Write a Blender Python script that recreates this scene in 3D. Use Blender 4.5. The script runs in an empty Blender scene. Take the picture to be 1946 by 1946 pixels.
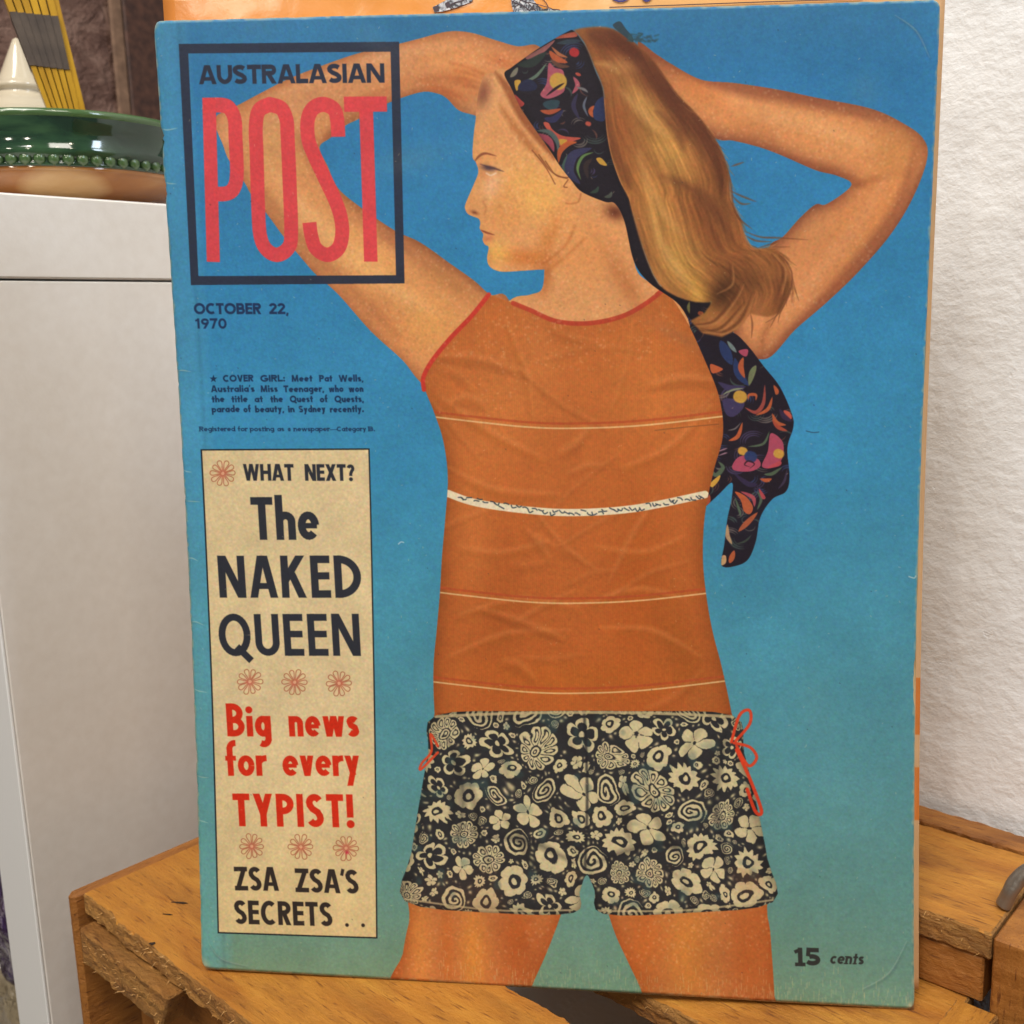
import bpy, bmesh, math, random
import numpy as np
from mathutils import Vector, Matrix
from mathutils import noise as mnoise
# ---------------------------------------------------------------- flat print: a small numpy painter
PIX_F = 1950.0
CORN = np.array([[290, 40], [1786, 1], [1738, 1918], [382, 1840]], float)
_d = np.array([300, 10500, PIX_F]); _d /= np.linalg.norm(_d)
_Z = -_d; _F = np.array([0, 0, 1.0]); _Y = _F - _Z * (_F @ _Z); _Y /= np.linalg.norm(_Y); _X = np.cross(_Y, _Z)
ROT = np.array([_X, _Y, _Z])          # photo camera axes (x right, y down, z forward) -> world
# ---------------------------------------------------------------- camera, light, exposure
scn = bpy.context.scene
cam_d = bpy.data.cameras.new('camera'); cam = bpy.data.objects.new('camera', cam_d); scn.collection.objects.link(cam); scn.camera = cam
cam_d.sensor_fit = 'HORIZONTAL'; cam_d.sensor_width = 36; cam_d.lens = 36*1950/1946; cam_d.clip_start = .01; cam_d.clip_end = 50
_CR = Matrix(((ROT[0][0], -ROT[0][1], -ROT[0][2]), (ROT[1][0], -ROT[1][1], -ROT[1][2]), (ROT[2][0], -ROT[2][1], -ROT[2][2])))
cam.matrix_world = _CR.to_4x4()
cam_d.dof.use_dof = True; cam_d.dof.focus_distance = .285; cam_d.dof.aperture_fstop = (cam_d.lens/1000)/.0012
world = bpy.data.worlds.new('World'); scn.world = world; world.use_nodes = True
bg = world.node_tree.nodes['Background']; bg.inputs[0].default_value = (1.0, .97, .93, 1); bg.inputs[1].default_value = .17
def area(name, loc, target, size, power, col, sy=None):
    l = bpy.data.lights.new(name, 'AREA'); l.energy = power; l.color = col; l.size = size
    if sy: l.shape = 'RECTANGLE'; l.size_y = sy
    o = bpy.data.objects.new(name, l); scn.collection.objects.link(o); o.location = loc
    o.rotation_euler = (Vector(target)-Vector(loc)).to_track_quat('-Z', 'Y').to_euler(); return o
area('ceiling_light', (-.5, -.5, 1.5), (0, .3, 0), .7, 23, (1, .97, .93))
area('ceiling_light', (.35, -.9, 1.4), (0, .3, -.1), .5, 9, (1, .93, .84))
area('window_light', (.62, .0, .62), (.24, .36, .16), .35, 7.5, (.70, .84, 1.0))
for k, (x, y) in enumerate(((-.9, -.5), (-.35, -.9), (.2, -.7), (.75, -1.1), (-.6, .1))):
    area('spot_light', (x, y, 1.35), (-.1, .4, 0), .05, 1.1, (1, .86, .66), .05)
def mirror_lamp(x, y, dist, size, power):            # ceiling spots that the glossy magazine reflects
    d = ROT @ np.array([x-973.0, y-973.0, PIX_F]); d /= np.linalg.norm(d); n = np.array([.0919, .9925, -.0803]); r_ = d-2*(d@n)*n
    p = d*.31+r_*dist; area('spot_light', tuple(p), tuple(d*.31), size, power, (1, .9, .76))
mirror_lamp(400, 8, 1.7, .10, 2.2); mirror_lamp(915, 12, 1.7, .07, 1.6)
scn.view_settings.view_transform = 'Standard'; scn.view_settings.look = 'None'; scn.view_settings.exposure = 0; scn.view_settings.gamma = 1
def _mag_pose():
    A = []
    for (u, v), (x, y) in zip([(0, 0), (1, 0), (1, 1), (0, 1)], CORN - 973):
        A.append([u, v, 1, 0, 0, 0, -u*x, -v*x, -x]); A.append([0, 0, 0, u, v, 1, -u*y, -v*y, -y])
    h = np.linalg.svd(np.array(A))[2][-1].reshape(3, 3)
    M = ROT @ (np.diag([1/PIX_F, 1/PIX_F, 1]) @ h)
    M *= 0.211 / np.linalg.norm(M[:, 0])
    if M[1, 2] < 0: M = -M
    return M
MAG = _mag_pose()                     # columns: width vector, height vector (downwards), top left corner
MAG_N = np.cross(MAG[:, 0], MAG[:, 1]); MAG_N /= np.linalg.norm(MAG_N)
if MAG_N[1] < 0: MAG_N = -MAG_N       # away from the camera
def mag_point(u, v, off=0.0):
    u = np.asarray(u, float); v = np.asarray(v, float)
    sag = 0.0058 * np.sin(np.pi * np.clip(v, 0, 1) ** 1.12) * (0.85 + 0.3 * u)
    return (MAG[:, 0] * u[..., None] + MAG[:, 1] * v[..., None] + MAG[:, 2] + MAG_N * (sag + off)[..., None])
def project(p):
    q = p @ ROT
    return np.stack([973 + PIX_F * q[..., 0] / q[..., 2], 973 + PIX_F * q[..., 1] / q[..., 2]], -1)
TW, TH = 1500, 1965
_K = np.linalg.inv(np.diag([1/PIX_F, 1/PIX_F, 1]) @ np.eye(3)) @ ROT.T @ MAG
_Ki = np.linalg.inv(_K)
def P(pts):
    """points of the print as measured on the photograph -> pixels of the flat sheet"""
    S = np.atleast_2d(np.asarray(pts, float)); T = S.copy()
    for _ in range(4):
        q = np.c_[T - 973, np.ones(len(T))] @ _Ki.T
        uv = q[:, :2] / q[:, 2:]
        T = T + S - project(mag_point(uv[:, 0], uv[:, 1]))
    q = np.c_[T - 973, np.ones(len(T))] @ _Ki.T
    uv = q[:, :2] / q[:, 2:]
    return uv * [TW, TH]
def zc(scale, ox, oy):
    return lambda pts: [(ox + x / scale, oy + y / scale) for x, y in pts]
D = zc(1 / 1.00725, 0, 0); Z5 = zc(2.76, 850, 30); ZP = zc(3.865, 320, 60); Z7 = zc(3.513, 1240, 550)
ZF = zc(4.83, 850, 120); ZS = zc(5.085, 960, 40)
def smooth(pts, n=8, closed=True):
    p = np.asarray(pts, float); m = len(p); out = []
    for i in range(m if closed else m - 1):
        if closed: a, b, c, d = p[i-1], p[i], p[(i+1) % m], p[(i+2) % m]
        else: a, b, c, d = p[max(i-1, 0)], p[i], p[i+1], p[min(i+2, m-1)]
        t = np.linspace(0, 1, n, endpoint=False)[:, None]
        out.append(0.5 * ((2*b) + (-a+c)*t + (2*a-5*b+4*c-d)*t**2 + (-a+3*b-3*c+d)*t**3))
    out = np.concatenate(out)
    return out if closed else np.concatenate([out, p[-1:]])
def raster(poly, w=None, h=None, ss=4):
    """coverage mask of an even-odd polygon given in sheet pixels"""
    w = w or TW; h = h or TH
    cov = np.zeros((h, w + 2)); x = poly[:, 0]; y = poly[:, 1]
    x2 = np.roll(x, -1); y2 = np.roll(y, -1)
    r0 = max(0, int(y.min())); r1 = min(h, int(y.max()) + 1)
    for r in range(r0, r1):
        for s in range(ss):
            yy = r + (s + .5) / ss
            k = (y <= yy) != (y2 <= yy)
            xs = np.sort(x[k] + (yy - y[k]) / (y2[k] - y[k]) * (x2[k] - x[k]))
            for a, b in zip(xs[::2], xs[1::2]):
                a = min(max(a, 0), w); b = min(max(b, 0), w)
                if b <= a: continue
                ia, ib = int(a), int(b)
                if ia == ib: cov[r, ia] += (b - a) / ss
                else:
                    cov[r, ia] += (ia + 1 - a) / ss; cov[r, ib] += (b - ib) / ss
                    if ib > ia + 1: cov[r, ia+1:ib] += 1 / ss
    return np.clip(cov[:, :w], 0, 1)
def _box(a, r, ax):
    n = a.shape[ax]
    c = np.cumsum(np.concatenate([np.zeros_like(np.take(a, [0], ax)), a], ax), ax, dtype=float)
    i = np.arange(n); hi = np.minimum(i + r + 1, n); lo = np.maximum(i - r, 0)
    s = np.take(c, hi, ax) - np.take(c, lo, ax)
    shp = [1] * a.ndim; shp[ax] = n
    return s / (hi - lo).reshape(shp)
def blur(a, r):
    r = max(1, int(round(r * .6)))
    for _ in range(3): a = _box(_box(a, r, 0), r, 1)
    return a
rng = np.random.default_rng(7)
def rgb(*c): return np.array(c, float) / 255
YY, XX = np.mgrid[0:TH, 0:TW].astype(float); XX += .5; YY += .5
class Sheet:
    def __init__(s, w, h, c): s.a = np.ones((h, w, 3)) * c; s.w = w; s.h = h
    def put(s, m, c, al=1.0):
        k = (m * al)[..., None]; s.a = s.a * (1 - k) + np.asarray(c) * k
    def mul(s, m, f):
        s.a = s.a * (1 + m[..., None] * (np.asarray(f) - 1))
    def box(s, x0, y0, x1, y1):
        x0 = int(max(0, x0)); y0 = int(max(0, y0)); x1 = int(min(s.w, x1 + 1)); y1 = int(min(s.h, y1 + 1))
        return x0, y0, x1, y1
    def local(s, x0, y0, x1, y1, fn, c, al=1.0, mask=None):
        x0, y0, x1, y1 = s.box(x0, y0, x1, y1)
        if x1 <= x0 or y1 <= y0: return
        X = XX[y0:y1, x0:x1]; Y = YY[y0:y1, x0:x1]
        m = fn(X, Y) * al
        if mask is not None: m = m * mask[y0:y1, x0:x1]
        k = m[..., None]
        s.a[y0:y1, x0:x1] = s.a[y0:y1, x0:x1] * (1 - k) + np.asarray(c) * k
    def blob(s, pt, rx, ry, ang, c, al, mask=None):
        (cx, cy), = P([pt]); R = 2.6 * max(rx, ry); ca, sa = math.cos(math.radians(ang)), math.sin(math.radians(ang))
        def f(X, Y):
            dx, dy = X - cx, Y - cy; a = (dx*ca + dy*sa) / rx; b = (-dx*sa + dy*ca) / ry
            return np.exp(-(a*a + b*b) * .9)
        s.local(cx-R, cy-R, cx+R, cy+R, f, c, al, mask)
    def line(s, pts, wid, c, al=1.0, mask=None, soft=.5, taper=False, raw=False, n=6, butt=False):
        """a stroke through photograph points; wid is its full width in sheet pixels"""
        p = smooth(pts, n, closed=False) if n > 1 else np.asarray(pts, float)
        if not raw: p = P(p)
        W = wid / 2 + soft * 2 + 1
        def f(X, Y):
            best = np.full(X.shape, 1e9); N = len(p) - 1
            if butt:
                seg = np.hypot(*np.diff(p, axis=0).T); cum = np.concatenate([[0], np.cumsum(seg)])
                e0 = (p[1]-p[0])/seg[0]; e1 = (p[-1]-p[-2])/seg[-1]
                pl0 = -((X-p[0][0])*e0[0]+(Y-p[0][1])*e0[1]); pl1 = (X-p[-1][0])*e1[0]+(Y-p[-1][1])*e1[1]
            for i in range(N):
                a, b = p[i], p[i+1]; dx, dy = b - a; L2 = dx*dx + dy*dy + 1e-9
                t = ((X-a[0])*dx + (Y-a[1])*dy) / L2
                tc = np.clip(t, 0, 1)
                d = np.hypot(X-a[0]-tc*dx, Y-a[1]-tc*dy)
                if taper:
                    q = (i + tc) / N; d = d - wid/2 * np.clip(np.sin(np.pi*np.clip(q*.94+.03, 0, 1)), .12, 1)
                else: d = d - wid/2
                if butt:
                    if cum[i] < wid: d = np.maximum(d, pl0)
                    if cum[-1]-cum[i+1] < wid: d = np.maximum(d, pl1)
                best = np.minimum(best, d)
            return np.clip(.5 - best / (2*soft), 0, 1)
        s.local(p[:, 0].min()-W, p[:, 1].min()-W, p[:, 0].max()+W, p[:, 1].max()+W, f, c, al, mask)

# ---------------------------------------------------------------- lettering: bold geometric strokes
def arc(cx, cy, rx, ry, a0, a1, n=16):
    t = np.radians(np.linspace(a0, a1, n)); return [(cx + rx*math.cos(k), cy + ry*math.sin(k)) for k in t]
def bowl(x0, xr, y0, y1, h):
    ry = (y1-y0)/2 - h; rx = max(.02, min(ry*1.1, xr-h-x0-.02)); cy = (y0+y1)/2
    return [(x0, y1-h)] + arc(xr-h-rx, cy, rx, ry, 90, -90) + [(x0, y0+h)]
NATW = dict(A=.72, B=.6, C=.7, D=.68, E=.5, F=.48, G=.78, H=.66, I=.2, J=.4, K=.66, L=.48, M=.84, N=.7, O=.82, P=.58, Q=.82, R=.6,
            S=.56, T=.56, U=.62, V=.68, W=1.0, X=.68, Y=.66, Z=.6)
NATW.update({'a': .54, 'b': .54, 'c': .48, 'd': .54, 'e': .54, 'f': .36, 'g': .54, 'h': .5, 'i': .2, 'j': .22, 'k': .5, 'l': .2, 'm': .8, 'n': .5,
             'o': .56, 'p': .54, 'q': .54, 'r': .36, 's': .42, 't': .36, 'u': .5, 'v': .5, 'w': .78, 'x': .5, 'y': .52, 'z': .46,
             '0': .58, '1': .34, '2': .56, '5': .56, '7': .54, '9': .56, ',': .2, '.': .2, ':': .2, "'": .14, '!': .2, '?': .5, '-': .9})
def glyph(ch, w, t, X, bk=1.0):
    """strokes in cap-height units in the box 0..w; each: (points, width, lowest y, highest y)"""
    h = t / 2; r = lambda *p: list(p); S = []
    def add(p, wd=t, lo=-9, hi=9): S.append((p, wd, lo, hi))
    full = dict(lo=0, hi=1)
    if ch == 'A':
        k = h*1.1; add([(k-.02, -.06), (w/2-.02, 1.06)], t, 0, 1); add([(w-k+.02, -.06), (w/2+.02, 1.06)], t, 0, 1); add([(w*.25, .28), (w*.75, .28)], t*.8)
    elif ch in 'BR':
        add([(h, 0), (h, 1)]); mid = .5
        if ch == 'B':
            add(bowl(h, w*.93, mid-h, 1, h)); add(bowl(h, w, 0, mid+h, h))
        else:
            add(bowl(h, w*.97, .43, 1, h)); add([(w*.45, .5), (w-h*1.05, -.05)], t, 0, 1)
    elif ch == 'P': add([(h, 0), (h, 1)]); add(bowl(h, w, .38, 1, h))
    elif ch == 'D': add([(h, 0), (h, 1)]); rx = w-2*h; add([(h, 1-h)] + arc(max(h+.02, w-h-min(rx, .5)), .5, min(rx-.02, .5), .5-h, 90, -90, 24) + [(h, h)])
    elif ch in 'EF':
        add([(h, 0), (h, 1)]); add([(h, 1-h), (w, 1-h)]); add([(h, .52), (w*.96, .52)], t*.95)
        if ch == 'E': add([(h, h), (w, h)])
    elif ch == 'L': add([(h, 0), (h, 1)]); add([(h, h), (w, h)])
    elif ch == 'I': add([(w/2, 0), (w/2, 1)])
    elif ch == 'l': add([(w/2, 0), (w/2, 1.05)])
    elif ch == 'H': add([(h, 0), (h, 1)]); add([(w-h, 0), (w-h, 1)]); add([(h, .5), (w-h, .5)])
    elif ch == 'T': add([(w/2, 0), (w/2, 1)]); add([(0, 1-h), (w, 1-h)])
    elif ch == 'N': add([(h, 0), (h, 1)]); add([(w-h, 0), (w-h, 1)]); add([(h*.9, 1.05), (w-h*.9, -.05)], t, 0, 1)
    elif ch == 'M':
        add([(h*1.3, -.05), (w*.2, 1.05)], t, 0, 1); add([(w-h*1.3, -.05), (w*.8, 1.05)], t, 0, 1)
        add([(w*.2, 1.02), (w/2, .05)], t*.9, 0, 1); add([(w*.8, 1.02), (w/2, .05)], t*.9, 0, 1)
    elif ch in 'Vv':
        T = 1 if ch == 'V' else X; add([(h*1.1, T+.05), (w/2, -.03)], t, 0, T); add([(w-h*1.1, T+.05), (w/2, -.03)], t, 0, T)
    elif ch in 'Ww':
        T = 1 if ch == 'W' else X; q = t*.92
        for a, b, c, d in ((h, T+.04, w*.29, -.03), (w*.29, -.03, w*.5, T+.04), (w*.5, T+.04, w*.71, -.03), (w*.71, -.03, w-h, T+.04)):
            add([(a, b), (c, d)], q, 0, T)
    elif ch in 'Xx':
        T = 1 if ch == 'X' else X; add([(h, -.05), (w-h, T+.05)], t, 0, T); add([(h, T+.05), (w-h, -.05)], t, 0, T)
    elif ch == 'Y': add([(w/2, 0), (w/2, .48)]); add([(h, 1.05), (w/2, .38)], t, 0, 1); add([(w-h, 1.05), (w/2, .38)], t, 0, 1)
    elif ch == 'y': add([(h, X+.05), (w*.55, .02)], t, -9, X); add([(w-h*1.1, X+.05), (w*.28, -.34)], t, -.3, X)
    elif ch in 'Zz':
        T = 1 if ch == 'Z' else X; add([(0, T-h), (w, T-h)]); add([(0, h), (w, h)]); add([(h*1.2, .02), (w-h*1.2, T-.02)], t, 0, T)
    elif ch in 'Kk':
        T = 1; m = .42 if ch == 'K' else .3; u = 1 if ch == 'K' else X
        add([(h, 0), (h, T)]); add([(h, m-.02), (w-h*1.2, u+.05)], t, 0, u); add([(w*.42, m+.15*u), (w-h*1.1, -.05)], t, 0, u)
    elif ch in 'OQ0':
        add(arc(w/2, .5, w/2-h, .5-h+.01, 0, 360, 33))
        if ch == 'Q': add([(w*.55, .22), (w*.98, -.12)])
    elif ch == 'C': add(arc(w*.56, .5, w*.56-h, .5-h+.01, 52, 308, 26))
    elif ch == 'G': add(arc(w*.53, .5, w*.53-h, .5-h+.01, 48, 345, 26)); add([(w*.52, .45), (w*.99, .45)])
    elif ch == 'U': rr = w/2-h; add([(h, 1), (h, rr*1.15+h)] + arc(w/2, rr*1.15+h, rr, rr*1.15, 180, 360) + [(w-h, 1)])
    elif ch in 'Ss':
        T = 1 if ch == 'S' else X; a = .27*T; x = w/2; rx = w/2-h; ry = max(.02, a-h)
        add(arc(x, T-a, rx, ry, 28, 175, 12) + [(h*1.15, T-a-.07*T), (w*.36, T*.55), (w*.66, T*.45), (w-h*1.15, a+.07*T)] + arc(x, a, rx, ry, -5, -152, 12))
    elif ch in 'abdgpqoce':
        cy = X/2; xc = w/2; o = arc(xc, cy, w/2-h, X/2-h+.005, 0, 360, 27)
        if ch == 'o': add(o)
        elif ch == 'c': add(arc(w*.56, cy, w*.56-h, X/2-h, 48, 312, 20))
        elif ch == 'e': add(arc(xc, cy, w/2-h, X/2-h, 4, 316, 22)); add([(h, cy), (w-h*.6, cy)], t*.7)
        else:
            bt = t*.92 if t > .2 else t
            add(arc(xc, cy, w/2-h, X/2-h+.005, 0, 360, 27), bt)
            if ch in 'bp': add([(h, -.34 if ch == 'p' else 0), (h, 1.05 if ch == 'b' else X)])
            else: add([(w-h, -.34 if ch == 'q' else (0 if ch != 'g' else .0)), (w-h, 1.05 if ch == 'd' else X)])
            if ch == 'g': add([(w-h, .1), (w-h, -.1)] + arc(w/2, -.06, w/2-h, .17, 0, -125, 10))
    elif ch in 'nhmru':
        if ch == 'u': rr = w/2-h; add([(h, X), (h, rr+h)] + arc(w/2, rr+h, rr, rr, 180, 360, 10)); add([(w-h, 0), (w-h, X)])
        elif ch == 'r': add([(h, 0), (h, X)]); add([(h, X*.55)] + arc(w, X-h-.18, w-h, .19, 165, 88, 8), t)
        elif ch == 'm':
            q = (w-t)/2; add([(h, 0), (h, X)])
            for k in (0, 1): rr = q/2; add([(h+k*q, X*.5)] + arc(h+k*q+rr, X-rr-h, rr, rr, 180, 0, 10) + [(h+(k+1)*q, 0)], t*.9)
        else: rr = w/2-h; add([(h, 0), (h, 1.05 if ch == 'h' else X)]); add([(h, X*.45)] + arc(w/2, X-rr-h, rr, rr, 180, 0, 12) + [(w-h, 0)])
    elif ch == 'f': add([(w*.45, 0), (w*.45, .85)] + arc(w*.45+.17, .83, .17, .19, 180, 80, 8)); add([(0, X-h*.9), (w, X-h*.9)], t*.8)
    elif ch == 't': add([(w/2, 0), (w/2, .9)]); add([(0, X-h*.9), (w, X-h*.9)], t*.8)
    elif ch == 'i': add([(w/2, 0), (w/2, X)]); add([(w/2, X+.12+h*.7), (w/2+.001, X+.12+h*.7)], -t*1.12)
    elif ch == '.': add([(w/2, h), (w/2+.001, h)], -t*1.15)
    elif ch == ':': add([(w/2, h), (w/2+.001, h)], -t*1.1); add([(w/2, X-h), (w/2+.001, X-h)], -t*1.1)
    elif ch == ',': add([(w*.6, .13), (w*.25, -.17)], t*.85)
    elif ch == "'": add([(w*.7, 1.02), (w*.2, .74)], t*.7)
    elif ch == '!': add([(w/2, .3), (w/2, 1)]); add([(w/2, h), (w/2+.001, h)], -t*1.2)
    elif ch == '?': add(arc(w/2, .74, w/2-h, .26-h, 165, -60, 14) + [(w*.5, .42), (w*.5, .3)], t*.9); add([(w/2, h), (w/2+.001, h)], -t*1.15)
    elif ch == '-': add([(0, .33), (w, .33)], t*.5)
    elif ch == '1': add([(w*.62, 0), (w*.62, 1)]); add([(w*.62, 1-h*.9), (0, .74)], t*.8)
    elif ch == '2': add(arc(w/2, 1-.3, w/2-h, .3-h, 175, -25, 12) + [(h*1.2, h*1.3)]); add([(0, h), (w, h)])
    elif ch == '5': add([(w*.2, 1-h), (w*.92, 1-h)]); add([(w*.24, 1), (w*.18, .52)], t*.9); add(arc(w*.46, .32, w*.54-h, .32-h, 120, -150, 16))
    elif ch == '7': add([(0, 1-h), (w, 1-h)]); add([(w-h*1.1, 1), (w*.3, -.05)], t, 0, 1)
    elif ch == '9': add(arc(w/2, .68, w/2-h, .32-h, 0, 360, 22)); add([(w-h*1.05, .6), (w*.35, -.05)], t, 0, 1)
    return S
def text(sh, s, bl, br, cap, t, c, X=.66, sp=.42, gap=.10, al=1.0, slant=0.0, serif=False, P=P, mask=None):
    a, b = P([bl, br]); L = np.linalg.norm(b-a); ux = (b-a)/L; uy = np.array([ux[1], -ux[0]])
    up = P([(bl[0], bl[1]-cap)])[0]; capp = abs((up-a) @ uy); L /= capp
    nat = [sp if ch == ' ' else NATW[ch] for ch in s]
    n = len(s)-1
    sc = (L - gap*n) / sum(nat); x = 0.0
    for ch, w0 in zip(s, nat):
        w = w0*sc
        if ch != ' ':
            gl = glyph(ch, w, t, X)
            if serif:
                for p in [q[0] for q in gl]:
                    for e in (p[0], p[-1]):
                        if ch not in 'oecsgaS.' and len(p) == 2 and abs(p[0][0]-p[-1][0]) < .02 and e[1] in (0, 1, X):
                            gl.append(([(e[0]-t*.95, e[1]+(.05 if e[1] == 0 else -.05)), (e[0]+t*.95, e[1]+(.05 if e[1] == 0 else -.05))], .1, -9, 9))
            for pts, wd, lo, hi in gl:
                q = np.array(pts)
                rnd = wd < 0; wd = abs(wd)
                x0, x1 = q[:, 0].min()-wd, q[:, 0].max()+wd; y0, y1 = q[:, 1].min()-wd, q[:, 1].max()+wd
                cs = np.array([a + capp*((x+u+slant*v)*ux + v*uy) for u in (x0, x1) for v in (y0, y1)])
                def f(Xp, Yp, q=q, wd=wd, lo=lo, hi=hi, x=x, rnd=rnd):
                    dx, dy = Xp-a[0], Yp-a[1]
                    V = (dx*uy[0]+dy*uy[1])/capp; U = (dx*ux[0]+dy*ux[1])/capp - x - slant*V
                    best = np.full(Xp.shape, 9.0); N = len(q)-1
                    for i in range(N):
                        p0, p1 = q[i], q[i+1]; e = p1-p0; l = math.hypot(*e)+1e-9; e = e/l
                        if l < 1e-6: continue
                        al_ = (U-p0[0])*e[0]+(V-p0[1])*e[1]; ac = np.abs(-(U-p0[0])*e[1]+(V-p0[1])*e[0])
                        if rnd: d = np.hypot(U-p0[0], V-p0[1])-wd/2
                        else:
                            lo_ = 0 if i == 0 else wd*.16; hi_ = 0 if i == N-1 else wd*.16
                            d = np.maximum(ac-wd/2, np.maximum(-al_-lo_, al_-l-hi_))
                        best = np.minimum(best, d)
                    best = np.maximum(best, np.maximum(lo-V, V-hi))
                    return np.clip(.5-best*capp*.8, 0, 1)
                sh.local(cs[:, 0].min()-1, cs[:, 1].min()-1, cs[:, 0].max()+1, cs[:, 1].max()+1, f, c, al, mask)
        x += w + gap
# ---------------------------------------------------------------- the printed cover
def noise2(w, h, cell, seed=0):
    r = np.random.default_rng(seed); gw, gh = int(w/cell)+3, int(h/cell)+3
    g = r.random((gh, gw)); x = np.arange(w)/cell; y = np.arange(h)/cell
    xi = x.astype(int); yi = y.astype(int); fx = x-xi; fy = y-yi
    fx = fx*fx*(3-2*fx); fy = fy*fy*(3-2*fy)
    a = g[yi][:, xi]*(1-fx)+g[yi][:, xi+1]*fx; b = g[yi+1][:, xi]*(1-fx)+g[yi+1][:, xi+1]*fx
    return a*(1-fy[:, None])+b*fy[:, None]
def paint_cover():
    s = Sheet(TW, TH, rgb(60, 135, 185))
    v = (YY/TH)
    ks = [0, .06, .25, .45, .6, .75, .88, 1.0]
    cs = np.array([(50, 112, 154), (46, 114, 162), (50, 128, 176), (56, 134, 174), (68, 138, 162), (80, 138, 148), (94, 140, 134), (112, 142, 116)], float)/255
    for i in range(3): s.a[..., i] = np.interp(v, ks, cs[:, i])
    n1 = noise2(TW, TH, 260, 1)-.5; n2 = noise2(TW, TH, 60, 2)-.5
    s.a *= (1 + .07*n1 + .035*n2)[..., None]
    # the right side fades to green sooner, the spine margin is paler
    s.put(np.clip((XX/TW-.78)*3, 0, 1)*np.clip((v-.1)*1.2, 0, 1), rgb(92, 140, 140), .38)
    s.put(np.clip(1-XX/75, 0, 1)**.5*(XX < 75), rgb(96, 160, 186), .42)
    s.put(np.clip(1-XX/70, 0, 1)*np.clip((v-.45)*2, 0, 1), rgb(104, 168, 156), .6)
    s.mul(np.exp(-((XX-52)/5)**2), .93)
    PS = lambda pts, n=7: raster(P(smooth(pts, n)))
    skin = rgb(206, 140, 88)
    # ---- arm on the right
    ra = PS(Z5([(1000, 150), (1100, 205), (1170, 250), (1330, 335), (1500, 352), (1720, 385), (1932, 430)]) + D([(1640, 205), (1700, 232), (1740, 262), (1748, 300), (1722, 372), (1680, 442), (1620, 512), (1560, 570), (1500, 622), (1448, 676), (1400, 660), (1380, 600), (1400, 540), (1440, 490)]) + Z5([(1700, 1195), (1760, 1160), (1850, 1060), (1932, 990)]) + D([(1560, 385), (1606, 350), (1580, 332)]) + Z5([(1932, 810), (1760, 735), (1640, 690), (1500, 655), (1400, 640), (1200, 500)]))
    s.put(ra, rgb(204, 134, 82))
    e = (1-blur(ra, 26))*ra
    s.put(np.clip(e*1.9, 0, 1), rgb(118, 62, 46), .85)
    for pt, rx, ry, an, c, al in [((1400, 190), 90, 22, 16, (226, 160, 104), .7), ((1600, 262), 90, 32, 18, (216, 150, 92), .7), ((1700, 290), 40, 45, 0, (212, 148, 84), .6), ((1640, 420), 30, 110, 40, (208, 132, 74), .6),
                                  ((1500, 560), 40, 110, 42, (218, 146, 96), .6), ((1330, 170), 60, 25, 30, (200, 118, 62), .6), ((1630, 350), 60, 8, -15, (150, 84, 48), .5)]:
        s.blob(pt, rx, ry, an, rgb(*c), al, ra)
    for q, wd, c, al in (([(1260, 110), (1380, 165), (1520, 190), (1680, 230)], 22, (126, 66, 46), .5), ([(1420, 220), (1540, 235), (1660, 280)], 30, (224, 164, 110), .4), ([(1500, 300), (1600, 335), (1640, 352)], 18, (140, 76, 46), .5), ([(1740, 280), (1700, 400), (1600, 530), (1480, 650)], 20, (130, 68, 48), .45), ([(1690, 330), (1620, 440), (1520, 560)], 30, (220, 152, 104), .35), ([(1470, 600), (1450, 640), (1450, 670)], 10, (130, 72, 44), .5)):
        s.line(q, wd, rgb(*c), al, ra, soft=8, taper=True)
    # ---- hanging scarf end
    tail = PS(Z7([(60, 0), (180, 10), (300, 60), (330, 180), (320, 330), (440, 310), (540, 290), (640, 380), (740, 510), (850, 650), (930, 830), (940, 920), (900, 1060), (915, 1250), (890, 1350), (800, 1400), (720, 1520), (690, 1680), (640, 1800), (560, 1845), (462, 1843), (480, 1700), (500, 1530), (528, 1400), (530, 1290), (440, 1370), (300, 1500), (195, 1590), (240, 1400), (200, 1200), (300, 700)]), 6)
    tail = np.maximum(tail, PS(Z7([(200, 80), (300, 200), (420, 230), (540, 270), (470, 350), (320, 360), (240, 250)]), 5))
    s.put(tail, rgb(38, 30, 40))
    def paisley(mask, items):
        ys, xs = np.where(mask > .9); x0, x1, y0, y1 = xs.min(), xs.max(), ys.min(), ys.max()
        for _ in range(150):
            x, y = rng.uniform(x0, x1), rng.uniform(y0, y1)
            if mask[int(y), int(x)] < .9: continue
            R = rng.uniform(5, 20); t0 = rng.uniform(0, 6.3); sp = rng.uniform(1.2, 3.2)
            c = [(84, 74, 108), (76, 96, 86), (120, 78, 64), (62, 78, 122), (130, 122, 108)][int(rng.integers(5))]
            for k in range(int(rng.integers(1, 4))):
                pts = [(x+(R+k*5)*math.cos(t0+sp*t/6), y+(R+k*5)*.8*math.sin(t0+sp*t/6)) for t in range(7)]
                s.line(pts, rng.uniform(1.5, 4), rgb(*c), .75, mask, soft=.9, taper=True, raw=True, n=2)
        for kind, pts, wd, c in items:
            if kind == 'd': s.line([pts[0], (pts[0][0]+3, pts[0][1]+1)], wd*2, rgb(*c), .95, mask, soft=1.2, n=1)
            elif kind == 'f':
                m = PS(pts, 6)*mask; s.put(m, rgb(*c))
            else: s.line(pts, wd, rgb(*c), .95, mask, soft=.8, taper=True)
    bl_, or_, pk_, ye_, gr_, pu_ = (48, 66, 110), (206, 104, 60), (190, 84, 104), (222, 172, 70), (92, 112, 84), (70, 62, 96)
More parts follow.
